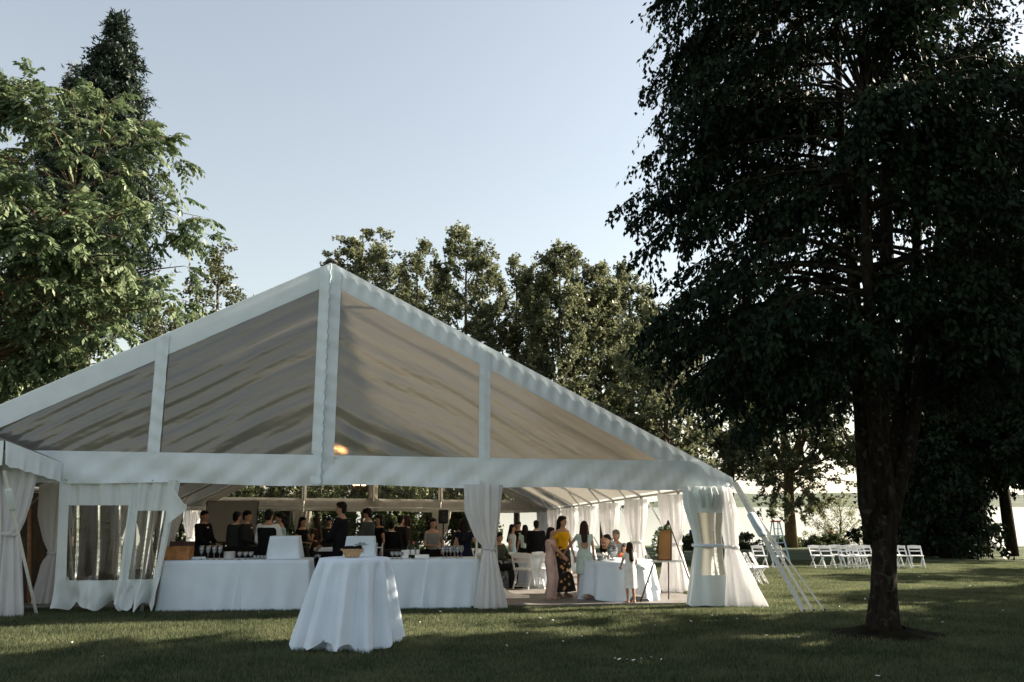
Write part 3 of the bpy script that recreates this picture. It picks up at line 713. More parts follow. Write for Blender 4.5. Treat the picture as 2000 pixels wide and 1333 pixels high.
simple_tree('cottonwood_tree', 'yellow-green sunlit tree in the gap between the forked trunk and the cedars', 1868, 64, 600, 260, .25, 'round', 'leaf_shrub', 143, 'cottonwoods along the shore', n_l=150, leaf=(.25, .19), rise=.7, twig_n=10, leaf_n=12, r0=.3)
simple_tree('willow_shrub', 'pale silvery willow bush at the water edge beside the bench', 1652, 73, 972, 120, .0, 'shrub', 'leaf_pale', 149, n_l=60, leaf=(.22, .06), twig_n=10, leaf_n=9, rise=.9, cat='bush', r0=.08, twig_l=.6)
# dark grove on the right
grove = [(1792, 47, 640, 190, .02, 'cone'), (1858, 43, 520, 170, .03, 'cone'), (1932, 52, 480, 250, .24, 'cone'), (1985, 46, 430, 270, .25, 'cone'), (2080, 42, 420, 300, .22, 'cone'), (1905, 60, 640, 200, .26, 'cone'), (2030, 60, 560, 260, .26, 'cone'), (1835, 56, 690, 160, .02, 'cone')]
glab = ['dense cedar with boughs to the ground beyond the row of chairs', 'broad cedar darkest at the front of the grove', 'cedar with a bare lower trunk in the grove', 'cedar with a thick bare trunk near the gap of bright water', 'cedar at the outer end of the grove', 'cedar half hidden behind the front ones', 'thin cedar standing at the back of the grove', 'small cedar tucked behind the front cedars']
for i, (u, D, v, wpx, low, k) in enumerate(grove):
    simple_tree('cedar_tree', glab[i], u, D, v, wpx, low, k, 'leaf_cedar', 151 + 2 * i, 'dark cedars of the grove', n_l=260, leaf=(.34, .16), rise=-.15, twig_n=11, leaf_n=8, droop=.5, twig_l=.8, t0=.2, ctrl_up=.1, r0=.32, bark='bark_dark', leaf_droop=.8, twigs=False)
# shrubs behind the open far end of the marquee
shr = [(345, 44, 930, 150), (430, 41, 900, 150), (520, 43, 880, 170), (615, 42, 905, 150), (700, 45, 880, 170), (785, 42, 910, 160), (860, 44, 890, 150), (925, 43, 930, 90), (570, 50, 830, 190), (760, 52, 820, 190)]
slab = ['leafy shrub behind the projection screen', 'broad leafy shrub behind the suited men', 'bright shrub seen through the far clear pane', 'dark green shrub behind the vested bartender', 'shrub behind the chandelier at the far end', 'light dappled shrub at the open far end', 'sunlit shrub behind the woman in the grey top', 'small shrub next to the view of the lake', 'taller shrub in the second line behind the far gable', 'tall shrub behind the dappled shrub at the far end']
for i, (u, D, v, wpx) in enumerate(shr):
    simple_tree('leafy_shrub', slab[i], u, D, v, wpx, 0, 'shrub', 'leaf_shrub', 181 + 3 * i, 'shrubs behind the far end of the marquee', n_l=70, leaf=(.17, .11), twig_n=10, leaf_n=11, rise=.8, cat='bush', r0=.09, twig_l=.6)
# clipped hedge bushes along the shore
hdg = [(1392, 62, 1040, 95), (1455, 63, 1041, 85), (1535, 70, 1046, 70), (1592, 71, 1047, 75), (1635, 71, 1044, 60), (1350, 60, 1046, 60)]
hlab = ['rounded dark hedge bush behind the tied corner curtain', 'rounded hedge bush between the curtain and the guy straps', 'hedge bush at the foot of the stout cottonwood', 'long low hedge bush between the bench and the stout cottonwood', 'hedge bush right behind the bench', 'hedge bush beyond the easel']
for i, (u, D, v, wpx) in enumerate(hdg):
    simple_tree('hedge_bush', hlab[i], u, D, v, wpx, 0, 'shrub', 'leaf_shrub', 221 + 3 * i, 'hedge bushes along the shore', n_l=45, leaf=(.14, .09), twig_n=10, leaf_n=12, rise=.7, cat='bush', r0=.06, twig_l=.35)
# trees of the park outside the picture that throw the shade over the near lawn
park = [(17, 16.3, 11, 3.6), (24.5, 19.5, 10, 3.4), (34, 33, 14, 4.6), (29, 25, 12, 3.6), (40, 27, 15, 5), (17.5, 12.5, 13, 4.6), (24.5, 15.0, 15, 5.2), (15.0, 5.5, 12, 4.2), (25.0, 6.0, 15, 5.0), (33, 12, 16, 5.5)]
plab = ['round-headed park tree between two taller ones', 'low park tree nearest the right lawn', 'park tree beyond the grove end of the lawn', 'slim park tree beside the open right lawn', 'park tree farther out past the right lawn', 'park tree just beyond the forked tree', 'second park tree in line with the first', 'park tree close to the lawn corner', 'park tree behind the corner tree', 'farthest park tree of the shade row']
for i, (x, y, H, r_) in enumerate(park):
    b_ = Vector((x, y, gz(x, y))); st = [straight(b_, H * .9, .3, (0, 0), rng=random.Random(i))]
    pr = [(b_.z + H * q, r_ * k) for q, k in ((.22, .5), (.35, .9), (.5, 1), (.7, .95), (.88, .6), (1, .1))]
    make_tree('park_tree', plab[i], b_, st, env_ends(85, pr, x, y, 300 + i, inner=.2), stem_attach(st, .5, .3, 2), (.32, .26), 'bark_mid', 'leaf_poplar', 310 + i, 'park trees around the lawn', twig_n=10, leaf_n=10, twig_l=1.0, limb_r=.05, twigs=False, ctrl_up=.1, tri=True, limbs_drawn=40)
# ------------------------------------------------------------ curtains, walls, straps of the marquee
mat('tin_grey', (0.35, 0.36, 0.36), .35, .1, 10, metal=.8)
mat('teal_plastic', (0.02, 0.30, 0.27), .5, .1, 10)
mat('leaf_garland', (0.05, 0.10, 0.03), .5, .4, 20)
mat('petal_white', (0.75, 0.73, 0.68), .6, .1, 30)
mat('flower_orange', (0.75, 0.22, 0.08), .6, .2, 30)
mat('wicker', (0.42, 0.27, 0.14), .7, .3, 60, bump=.5, bscale=90)
mat('copper_panel', (0.42, 0.20, 0.07), .5, .15, 3)
mat('black_cloth', (0.012, 0.012, 0.014), .85, .15, 6, bump=.2, bscale=8, spec=.1)
mat('bottle_green', (0.012, 0.03, 0.014), .15, .1, 5)
mat('capsule_red', (0.35, 0.03, 0.03), .4, .1, 5)
mat('paper_white', (0.75, 0.75, 0.73), .7, .05, 8)
mat('canvas_brown', (0.055, 0.045, 0.032), .9, .2, 2)
m, n, l = new_mat('wine_glass_clear'); b = n['Principled BSDF']
b.inputs['Base Color'].default_value = (.95, .97, .97, 1); b.inputs['Roughness'].default_value = .03; b.inputs['IOR'].default_value = 1.45
n.remove(b); tp = n.new('ShaderNodeBsdfTransparent'); tp.inputs[0].default_value = (.86, .90, .90, 1); gl = n.new('ShaderNodeBsdfGlossy'); gl.inputs['Roughness'].default_value = .08
fr = n.new('ShaderNodeFresnel'); fr.inputs['IOR'].default_value = 2.6; ms = n.new('ShaderNodeMixShader')
df = n.new('ShaderNodeBsdfDiffuse'); df.inputs[0].default_value = (.8, .82, .84, 1); m0 = n.new('ShaderNodeMixShader'); m0.inputs[0].default_value = .16; l.new(tp.outputs[0], m0.inputs[1]); l.new(df.outputs[0], m0.inputs[2])  # white mixed in to stand for bright highlights on the glass
l.new(fr.outputs[0], ms.inputs[0]); l.new(m0.outputs[0], ms.inputs[1]); l.new(gl.outputs[0], ms.inputs[2]); l.new(ms.outputs[0], n['Material Output'].inputs[0])
m, n, l = new_mat('candle_bulb'); b = n['Principled BSDF']; b.inputs['Base Color'].default_value = (1, .6, .3, 1)
b.inputs['Emission Color'].default_value = (1, .50, .18, 1); b.inputs['Emission Strength'].default_value = 14

def pleated(mb, cen, prof, right, k=11, amp=.16, seed=0, n_=88, nt=30):
    """gathered cloth hung from cen (Vector at top); prof = [(drop, half_width, half_depth, shift_right)]"""
    rd = random.Random(seed); ph = [rd.random() * 6.28 for _ in range(6)]; right = Vector(right).normalized(); fw = Vector((-right.y, right.x, 0))
    H = prof[-1][0]; o = len(mb.v); ds = [p[0] for p in prof]
    for j in range(nt + 1):
        d = H * j / nt; hw, hd, sh = (float(np.interp(d, ds, [p[i] for p in prof])) for i in (1, 2, 3))
        for i in range(n_):
            a = 2 * math.pi * i / n_
            tw = .5 * math.sin(d * 1.7 + ph[0])
            q = 1 + amp * (math.sin(k * a + ph[1] + tw) + .55 * math.sin((k * 2 - 3) * a + ph[2] - tw) + .5 * math.sin(3 * a + ph[3] + d * 1.3))
            zz = .012 * math.sin(5 * a + ph[4]) * (j == nt)
            p = cen + right * (sh + hw * q * math.cos(a)) + fw * (hd * q * math.sin(a)) + Vector((0, 0, -d + zz)); mb.v.append(tuple(p))
    for j in range(nt):
        for i in range(n_):
            a = o + j * n_ + i; b_ = o + j * n_ + (i + 1) % n_; mb.f.append((a, b_, b_ + n_, a + n_))
def curtain(label, base, top_h, prof, right, seed, group=None, tie_at=None, m_='sheer_white', k=11, amp=.16):
    c = thing('curtain', label, 'curtain', base, 0, group)
    mb = MB(); pleated(mb, base + Vector((0, 0, top_h)), prof, right, k, amp, seed); wp(mb, 'drape', m_, c)
    if tie_at:
        ds = [p[0] for p in prof]; hw, hd, sh = (float(np.interp(tie_at, ds, [p[i] for p in prof])) for i in (1, 2, 3))
        r_ = Vector(right).normalized(); f_ = Vector((-r_.y, r_.x, 0)); cc = base + Vector((0, 0, top_h - tie_at)) + r_ * sh
        mb = MB(); mb.tube([cc + r_ * (hw * 1.16 * math.cos(a)) + f_ * (hd * 1.16 * math.sin(a)) + Vector((0, 0, .012 * math.sin(2 * a))) for a in np.linspace(0, 6.283, 25)], .022, 6, flat=1.6)
        for s_ in (-1, 1): mb.ellip(cc - f_ * (hd * 1.2) + r_ * (s_ * .05) + Vector((0, 0, .01)), (.055, .02, .03), 8, 6)
        wp(mb, 'tie_band', m_, c)
    return c
RT = WD; FT = LD
# front: curtain on the gable leg beside the bar
bs = T(2.93, -.12, 0)
curtain('white curtain tied at the waist on the leg at the end of the bar', bs, VALB + .06, [(0, .30, .09, 0), (.5, .28, .10, 0), (.95, .17, .08, .05), (1.14, .075, .06, .10), (1.3, .12, .09, .10), (1.8, .20, .13, .12), (2.17, .26, .15, .12)], RT, 3, tie_at=1.14)
# right long side: one curtain on each leg
names = ['first', 'second', 'third', 'fourth', 'fifth', 'sixth', 'seventh']
for k_ in range(1, 8):
    b_ = F(TW - .22, k_ * BAY); tl = random.Random(k_).uniform(-.08, .08)
    curtain('tied sheer curtain on the %s leg behind the corner of the open lakeside edge' % names[k_ - 1], b_, 2.12, [(0, .30, .27, 0), (.5, .29, .25, tl), (.95, .20, .17, tl), (1.1, .15, .13, 0), (1.3, .19, .18, 0), (1.8, .30, .28, tl), (2.09, .38, .36, 0)], LD, 20 + k_, 'curtains along the lakeside edge of the marquee', tie_at=1.1)
for k_ in range(4):                             # dark walls added to darken the interior along the wooded side's first bays
    lw = thing('side_wall', 'added dark canvas wall shading the %s bay of the wooded edge' % names[k_], 'tent wall', F(-TW + .12, k_ * BAY + 1.5), 0, 'added dark walls of the wooded edge')
    mb = MB(); mb.grid(40, 6, lambda s, t: T(-TW + .12 + .03 * math.sin(s * 34 + k_), k_ * BAY + .05 + (BAY - .1) * s, .02 + 2.22 * t)); wp(mb, 'canvas', 'canvas_brown', lw)
    mb = MB(); mb.tube([T(-TW + .16, k_ * BAY + .05 + (BAY - .1) * s, 2.2) for s in (0, .5, 1)], .015, 6); wp(mb, 'hanging_rail', 'pole_aluminium', lw)
for k_ in range(4, 8):
    b_ = F(-TW + .22, k_ * BAY)
    curtain('tied sheer curtain on the %s leg along the wooded edge of the marquee' % names[k_ - 1], b_, 2.12, [(0, .30, .30, 0), (.5, .29, .28, 0), (.95, .20, .18, 0), (1.1, .14, .13, 0), (1.3, .19, .18, 0), (2.09, .36, .36, 0)], LD, 40 + k_, 'curtains along the wooded edge of the marquee', tie_at=1.1)
for w_, lab in ((-2.93, 'tied curtain on the far gable leg near the loudspeaker'), (2.93, 'tied curtain on the far gable leg near the lake view')):
    curtain(lab, F(w_, TL - .3), 2.1, [(0, .34, .14, 0), (.5, .3, .14, 0), (.95, .2, .12, 0), (1.1, .1, .09, 0), (1.3, .16, .12, 0), (2.08, .3, .2, 0)], RT, 60 + int(w_), tie_at=1.1, m_='valance_shaded')
# corner at the right: gathered vinyl side wall with a window strip, and sheer curtain, tied together
cb = T(TW - .30, -.10, 0); cb = at(1396, 1187, 15.75); cb.z = gz(cb.x, cb.y)
clear('clear_vinyl_tan', 0.45, 1.5, 0.15, 6, (0.85, 0.78, 0.66), 0, (0.62, 0.52, 0.42)); mat('sleeve_blue', (0.45, 0.54, 0.60), .6, .1, 8)
sw = thing('side_wall', 'gathered vinyl side wall with a clear strip bunched at the marquee corner', 'tent wall', cb)
prof = [(0, .37, .16, -.13), (.35, .37, .16, -.12), (.8, .27, .14, -.10), (1.08, .25, .12, -.08), (1.3, .27, .16, -.10), (1.8, .34, .22, -.12), (2.14, .40, .26, -.12)]
mb = MB(); pleated(mb, cb + Vector((0, 0, VALB + .05)), prof, RT, 6, .10, 5, n_=96, nt=44)
# split it: the middle front columns between the top and bottom borders are clear
full = mb.f; nC = 96; clr = []; wht = []
for fi, f_ in enumerate(full):
    j, i = divmod(fi, nC); d = 2.19 * (j + .5) / 44; a = 2 * math.pi * (i + .5) / nC
    front = math.sin(a) < -.1 and -.62 < math.cos(a) < .85
    (clr if front and .50 < d < 1.64 else wht).append(f_)
mb.f = wht; body = wp(mb, 'wall_sheet', 'vinyl_white', sw)
m2 = MB(); m2.v = mb.v; m2.f = clr; wp(m2, 'clear_strip', 'clear_vinyl_tan', sw)
mb = MB(); pleated(mb, cb + RT * -.12 - FT * .10 + Vector((0, 0, VALB + .04)), [(0, .20, .10, 0), (.12, .24, .13, 0), (.25, .21, .11, .02), (.40, .17, .07, .03)], RT, 8, .2, 15, n_=90, nt=14); wp(mb, 'gathered_head', 'vinyl_white', sw)
mb = MB(); cc = cb + Vector((0, 0, VALB + .05 - 1.08)) + RT * -.08; mb.tube([cc + RT * (.29 * math.cos(a)) + FT * (.155 * math.sin(a)) for a in np.linspace(0, 6.283, 25)], .022, 6, flat=1.5); wp(mb, 'tie_band', 'linen_white', sw)
curtain('sheer white curtain flaring out beside the bunched wall at the marquee corner', cb + RT * .42, VALB + .03, [(0, .10, .12, -.12), (.5, .16, .13, -.06), (1.0, .13, .11, -.04), (1.1, .11, .10, -.04), (1.3, .17, .16, 0), (1.7, .27, .24, .06), (2.14, .40, .30, .14)], RT, 7, tie_at=1.1, k=7)

def strap(label, p0, p1, w_=.045, sleeve=None, group='guy straps of the tents', sl_m='vinyl_white', sr=.055):
    """flat webbing from the roof edge p0 to a stake at p1; sleeve = (from, to) fractions covered by a padded sleeve"""
    s = thing('guy_strap', label, 'strap', p1, 0, group)
    mb = MB(); mb.bar(p0, p1, w_, .008, up=(0, 1, 0)); wp(mb, 'webbing', 'strap_webbing', s, False)
    mb = MB(); mb.tube([p1 + Vector((0, 0, -.12)), p1 + Vector((0, 0, .05)), p1 + Vector((0, 0, .06))], [.016, .018, .03], 8); wp(mb, 'stake', 'stake_iron', s)
    if sleeve:
        a = p0.lerp(p1, sleeve[0]); b_ = p0.lerp(p1, sleeve[1]); mb = MB()
        mb.tube([a.lerp(b_, q) for q in (0, .05, .5, .95, 1)], [sr * .8, sr, sr * 1.08, sr, sr * .85], 10, flat=.6); wp(mb, 'padded_sleeve', sl_m, s)
    return s
cr = T(TW + .02, -.05, EAVE - .05)
strap('broad pale guy strap from the marquee corner with a padded sleeve', cr, on_ground(1572, 1198), .085, (.26, .44), sl_m='sleeve_blue', sr=.10)
strap('second guy strap beside the padded one at the marquee corner', cr + Vector((.06, .05, 0)), on_ground(1590, 1197), .05)
strap('long thin guy strap running back from the marquee corner', cr + Vector((.04, .2, 0)), on_ground(1612, 1196) , .03)
for k_ in range(1, 6):
    strap('guy strap on the %s leg of the lakeside edge' % names[k_ - 1], T(TW + .03, k_ * BAY, EAVE - .05), (lambda q: Vector((q.x, q.y, gz(q.x, q.y))))(tb(TW + 1.25, k_ * BAY - .3)), .04, (.3, .5) if k_ < 4 else None, sl_m='linen_white')
strap('guy strap with a sleeve in front of the bar end by the tied curtain', T(2.93 - .06, -.1, VALB + .1), on_ground(923, 1191), .035, (.30, .42), sr=.05)
strap('guy strap with a sleeve over the tied curtain beside the bar', T(2.93 + .16, -.14, VALB + .1), on_ground(975, 1190), .035, (.16, .28), sr=.055)
strap('slanting guy strap in front of the clear window wall', T(tent_w(272, 960, -.1), -.1, VALB + .06), on_ground(214, 1172), .04, (.12, .30), sr=.055)
strap('upright guy strap at the bunched end of the clear wall', T(tent_w(297, 950, -.12), -.12, VALB + .04), on_ground(294, 1178), .035, (.06, .20), sr=.055)
strap('guy strap with a hanging sleeve at the canopy end of the clear wall', T(tent_w(127, 950, -.1), -.1, VALB + .04), on_ground(146, 1176), .03, (.18, .36), sr=.06)

# clear window wall, partly drawn together, left of the bar
def wall_sheet(root, q00, q10, q01, q11, win, folds, amp, seed, nu=64, nv=44, edge=None, names_=('wall_border', 'clear_window')):
    rd = random.Random(seed); ph = [rd.random() * 6 for _ in range(5)]; nrm = -LD
    def f(s, t):
        p = (q00 * (1 - s) + q10 * s) * (1 - t) + (q01 * (1 - s) + q11 * s) * t
        d = amp * (math.sin(s * folds * 6.28 + ph[0] + 1.2 * math.sin(t * 4 + ph[1])) + .5 * math.sin(s * folds * 13 + ph[2] - t * 3)) * (.55 + .9 * abs(t - .45))
        crumple = .06 * math.sin(t * 26 + s * 9 + ph[3]) * math.sin(s * 17 + ph[4]) * max(0, t - .72) / .28
        return p + nrm * (d + crumple + (.16 * max(0, t - .78) / .22 * math.sin(s * 13 + ph[2]))) + Vector((0, 0, .05 * max(0, t - .8) / .2 * (math.sin(s * 16 + ph[1]) + .6 * math.sin(s * 31))))
    inside = lambda s, t: win[0] < s < win[1] and win[2] < t < win[3]
    mb = MB(); mb.grid(nu, nv, f, lambda s, t: not inside(s, t)); wp(mb, names_[0], 'vinyl_white', root)
    mb = MB(); mb.grid(nu, nv, f, inside); wp(mb, names_[1], 'clear_vinyl_wall', root)
G0 = lambda u, v, l_: (lambda w_: T(w_, l_, 0))(tent_w(u, v, l_))
def atl(u, v, l_):                              # point on the plane l = const behind pixel (u, v)
    w_ = tent_w(u, v, l_); p = tb(w_, l_); a, b_ = ray(u, v); return Vector((p.x, p.y, CAMZ + b_ * p.y))
cwall = thing('window_wall', 'crumpled white vinyl wall with a clear window between bar and canopy', 'tent wall', G0(190, 1180, -.05))
wall_sheet(cwall, atl(118, 938, -.03), atl(268, 938, -.03), atl(106, 1186, -.10), atl(262, 1186, -.10), (.12, .92, .20, .79), 3.6, .032, 3)
gw = thing('window_wall', 'second clear vinyl wall pulled into a bunch beside the wooden crate', 'tent wall', G0(300, 1185, -.05))
wall_sheet(gw, atl(258, 938, -.06), atl(352, 938, -.06), atl(226, 1184, -.16), atl(302, 1184, -.16), (.22, .84, .26, .80), 3.2, .03, 9)
mb = MB(); A_, B_, C_ = atl(330, 942, -.09), atl(366, 993, -.20), atl(322, 1030, -.12)
mb.grid(12, 12, lambda s, t: (A_ * (1 - t) + (B_ * (1 - s) + C_ * s) * t) - LD * (.03 * math.sin(s * 7 + t * 3) * t)); wp(mb, 'folded_flap', 'vinyl_white', gw)

# small neighbouring canopy at the far left
pr_t, pr_b = at(124, 905, 14.35), at(119, 940, 14.35); pc_t, pc_b = at(11, 861, 13.3), at(9, 907, 13.3); pl_t, pl_b = at(-330, 880, 13.4), at(-330, 925, 13.4)
can = thing('canopy_tent', 'small white canopy joined to the marquee beside the clear wall', 'tent', Vector((pc_t.x, pc_t.y, gz(pc_t.x, pc_t.y))))
apx = at(-420, 640, 17.2)
def band(a_t, b_t, a_b, b_b, sd_):
    mb = MB(); nm = (b_t - a_t).cross(Vector((0, 0, 1))).normalized()
    mb.grid(60, 8, lambda s, t: (a_t * (1 - s) + b_t * s) * (1 - t) + (a_b * (1 - s) + b_b * s) * t + nm * (.015 * math.sin(s * 23 + t * 2 + sd_) + .012 * math.sin(s * 47)) * t + Vector((0, 0, -.02 * abs(math.sin(s * 14)) * t)))
    wp(mb, 'valance', 'valance_vinyl', can)
band(pc_t, pr_t, pc_b, pr_b, 0); band(pl_t, pc_t - Vector((.03, 0, 0)), pl_b, pc_b - Vector((.03, 0, 0)), 2)
for a_, b_ in ((pc_t, pr_t), (pl_t, pc_t)):
    mb = MB(); mb.grid(16, 16, lambda s, t: ((a_ * (1 - s) + b_ * s) * (1 - t) + apx * t) - Vector((0, 0, .12 * math.sin(math.pi * t) * math.sin(math.pi * s)))); wp(mb, 'roof_panel', 'roof_vinyl', can)
mb = MB(); mb.tube([at(0, 1204, 13.75) - Vector((0, 0, .05)), at(0, 880, 13.75)], .035, 8); wp(mb, 'leg', 'pole_aluminium', can)
mb = MB(); a_, b_ = at(-60, 935, 15.9), at(57, 935, 15.9); c_, d_ = at(-60, 1178, 15.9), at(57, 1178, 15.9)
mb.grid(20, 4, lambda s, t: (a_ * (1 - s) + b_ * s) * (1 - t) + (c_ * (1 - s) + d_ * s) * t + Vector((0, .03 * math.sin(s * 20), 0))); wp(mb, 'back_wall', 'canvas_brown', can)
mb = MB(); mb.bar(at(14, 955, 15.7), at(56, 955, 15.7), .06, .06); mb.bar(at(57, 950, 15.7), at(57, 1178, 15.7), .05, .05); wp(mb, 'timber_frame', 'bench_wood', can)
cb2 = on_ground(2, 1207)
curtain('white curtain tied below the corner of the small canopy', cb2, 2.52, [(0, .22, .12, .06), (.6, .22, .12, 0), (1.0, .17, .11, -.02), (1.2, .12, .10, -.03), (1.4, .16, .12, -.02), (2.0, .21, .16, .02), (2.52, .27, .18, .04)], RT, 71, tie_at=1.2, k=9)
cb3 = on_ground(85, 1184)
curtain('white curtain with a knot where the canopy meets the marquee', cb3, 2.24, [(0, .26, .12, .02), (.6, .24, .12, .03), (1.05, .15, .10, .06), (1.28, .07, .06, .08), (1.45, .13, .10, .04), (2.0, .18, .14, 0), (2.24, .22, .16, -.03)], RT, 73, tie_at=1.28, k=9)
strap('slanting guy strap with a sleeve at the corner of the small canopy', at(8, 920, 13.2), on_ground(72, 1203), .05, (.12, .26), sr=.065)

# ------------------------------------------------------------ bar tables
def rect_cloth(mb, x0, x1, y0, y1, H, seed, flare=.05, amp=.018, hang=None, rows=16, nper=200):
    rd = random.Random(seed); ph = [rd.random() * 6.28 for _ in range(8)]; hang = H - .005 if hang is None else hang
    cx, cy, hx, hy = (x0 + x1) / 2, (y0 + y1) / 2, (x1 - x0) / 2, (y1 - y0) / 2; rc = .035
    per = []                                   # rounded rectangle, walked by arc length
    segs = [(-hx + rc, -hy, hx - rc, -hy, 0, -1), (hx, -hy + rc, hx, hy - rc, 1, 0), (hx - rc, hy, -hx + rc, hy, 0, 1), (-hx, hy - rc, -hx, -hy + rc, -1, 0)]
    tot = sum(math.hypot(a[2] - a[0], a[3] - a[1]) for a in segs)
    for q, a in enumerate(segs):
        L = math.hypot(a[2] - a[0], a[3] - a[1]); k = max(6, int(nper * L / tot))
        for i in range(k + 1): t = i / k; per.append((a[0] + (a[2] - a[0]) * t, a[1] + (a[3] - a[1]) * t, a[4], a[5]))
        nx_ = segs[(q + 1) % 4]
        for i in (1, 2): t = i / 3; n0 = Vector((a[4], a[5])).lerp(Vector((nx_[4], nx_[5])), t).normalized(); c0 = Vector((a[2] - a[4] * rc, a[3] - a[5] * rc)); per.append((c0.x + n0.x * rc, c0.y + n0.y * rc, n0.x, n0.y))
    n_ = len(per); o = len(mb.v)
    for j in range(rows + 1):
        t = j / rows
        for i, (x, y, nx_, ny_) in enumerate(per):
            s = i / n_ * tot; corner = abs(nx_) > .05 and abs(ny_) > .05
            f_ = flare * t + amp * (t ** .8) * (math.sin(s * 9 + ph[0] + 1.6 * math.sin(s * 3 + ph[1]) + 1.1 * t) * (.4 + .6 * math.sin(s * 1.7 + ph[4])) + .35 * math.sin(s * 21 + ph[2] + t * 2.5)) + (.05 * t if corner else 0)
            if j == 0: f_ = -.002
            z = H - (0 if j == 0 else .012) - (hang - .012) * t + (.010 * math.sin(s * 5 + ph[3]) * t)
            z = max(z, .004)
            mb.v.append((cx + x + nx_ * f_, cy + y + ny_ * f_, z))
    for j in range(rows):
        for i in range(n_):
            a = o + j * n_ + i; b_ = o + j * n_ + (i + 1) % n_; mb.f.append((a, b_, b_ + n_, a + n_)) if False else mb.f.append((a + n_, b_ + n_, b_, a))
    mb.f.append(tuple(o + i for i in range(n_)))
BARH = .87
def bar_table(label, u0, u1, split_u, seed, clabs):
    l0 = .12; w0 = tent_w(u0, 1140, l0); w1 = tent_w(u1, 1140, l0); p = T((w0 + w1) / 2, l0 + .37, 0); hw = (w1 - w0) / 2
    t = thing('bar_table', label, 'table', p, YAW)
    mb = MB(); mb.box((0, 0, BARH - .025), (2 * hw - .06, .70, .03)); mb.build('table_top', 'dark_wood', t, False)
    for sx in (-1, 1):
        for sy in (-1, 1): mb = MB(); mb.tube([(sx * (hw - .2), sy * .28, 0), (sx * (hw - .2), sy * .28, BARH - .04)], .018, 8); mb.build('leg', 'stake_iron', t)
    ws = tent_w(split_u, 1140, l0) - (w0 + w1) / 2
    for q, (a, b_) in enumerate(((-hw, ws + .02), (ws - .02, hw))):
        mb = MB(); rect_cloth(mb, a, b_, -.37 - .004 * q, .37 + .004 * q, BARH + .002 * q, seed + q, flare=.06, amp=.034)
        tag(mb.build('tablecloth', 'linen_white', loc=p + Vector((0, 0, .002)), rz=YAW), clabs[q], 'tablecloth', 'white cloths on the bar')
    return p, (w0 + w1) / 2
B1, w1c = bar_table('long bar table under white cloths next to the clear wall', 316, 602, 466, 5, ('plain white cloth under the wooden crate and the wine glasses', 'white cloth under the short glasses with a bunched end'))
B2, w2c = bar_table('long bar table under white cloths beside the tied curtain', 672, 936, 832, 15, ('white cloth half hidden behind the high cocktail table', 'white cloth with a deep diagonal fold under the row of wine glasses'))
def bt(u, dy=0.0):                              # point on the bar top seen at column u
    l_ = .49 + dy; w_ = tent_w(u, 1088, l_); p = T(w_, l_, 0); return Vector((p.x, p.y, (B1.z if u < 640 else B2.z) + BARH + .006))
# things standing on the bar
p = bt(349, -.05); c = thing('wooden_crate', 'open orange-brown wooden crate on the bar beside the clear wall', 'crate', p, YAW)
for s_ in (-1, 1):
    mb = MB(); mb.box((0, s_ * .15, .115), (.44, .02, .23), ch=.004); mb.build('side_board', 'crate_wood', c, False)
    mb = MB(); mb.box((s_ * .21, 0, .115), (.02, .28, .23), ch=.004); mb.build('end_board', 'crate_wood', c, False)
mb = MB(); mb.box((0, 0, .012), (.40, .28, .02)); mb.build('bottom_board', 'crate_wood', c, False)
mb = MB(); mb.box((0.0, .17, .26), (.44, .02, .10), Matrix.Rotation(-.3, 3, 'X'), .004); mb.build('raised_lid', 'dark_wood', c, False)
def glass(u, dy, h, label, group, stem=True, s=1.0):
    g_ = thing('wine_glass', label, 'glass', bt(u, dy), 0, group)
    mb = MB(); b0 = .45 * h if stem else 0
    if stem:
        mb.lathe([(.0, b0), (.022 * s, b0 + .02 * h), (.040 * s, b0 + .18 * h), (.043 * s, b0 + .30 * h), (.036 * s, h), (.033 * s, h), (.038 * s, b0 + .30 * h), (.0, b0 + .05 * h)], 14)
        mb.build('bowl', 'wine_glass_clear', g_)
        mb = MB(); mb.lathe([(.034 * s, .0), (.033 * s, .004), (.007, .012), (.0045, .10 * h), (.0045, .38 * h), (.012, b0 + .005)], 12); mb.build('stem', 'wine_glass_clear', g_)
for k_, u in enumerate((393, 406, 418, 429)): glass(u, -.12 + .02 * (k_ % 2), .245, 'tall wine glass in the row of four beside the wooden crate', 'four tall wine glasses')
for k_, u in enumerate((468, 479, 490)): glass(u, -.15, .135, 'short-stemmed wine glass of three next to the plate stack', 'three short wine glasses', s=1.15)
for k_, u in enumerate((866, 873, 880, 887, 894, 901)): glass(u, -.12 + .09 * (k_ % 2), .225, 'wine glass in the row at the curtain end of the bar', 'six wine glasses in a row', s=.95)
for k_, u in enumerate((767, 775, 783)): glass(u, -.16, .13, 'short wine glass behind the cocktail table', 'short glasses in the middle of the bar', s=1.2)
def tumblers(u0, u1, n_, label, group, h=.07):
    for k_ in range(n_):
        mb = MB(); mb.lathe([(.026, 0), (.034, h), (.031, h), (.024, .006), (0, .006)], 12)
        o = mb.build('tumbler', 'wine_glass_clear', loc=bt(u0 + (u1 - u0) * k_ / max(1, n_ - 1), -.18)); tag(o, label, 'glass', group)
tumblers(498, 519, 4, 'small tumbler in the short row by the cloth-covered box', 'small tumblers')
st_ = thing('plate_stack', 'stack of white side plates among the glasses', 'plates', bt(448, -.05))
for k_ in range(9):
    mb = MB(); mb.lathe([(.06, 0), (.10, .012), (.102, .016), (.06, .006), (0, .005)], 20, (0, 0, .0145 * k_)); mb.build('plate', 'paper_white', st_)
tag((lambda mb: (mb.box((0, 0, .02), (.24, .16, .04), ch=.01), mb.build('napkin_pile', 'linen_white', loc=bt(388, .02), rz=YAW + .2))[1])(MB()), 'folded white napkins beside the wooden crate', 'napkins')
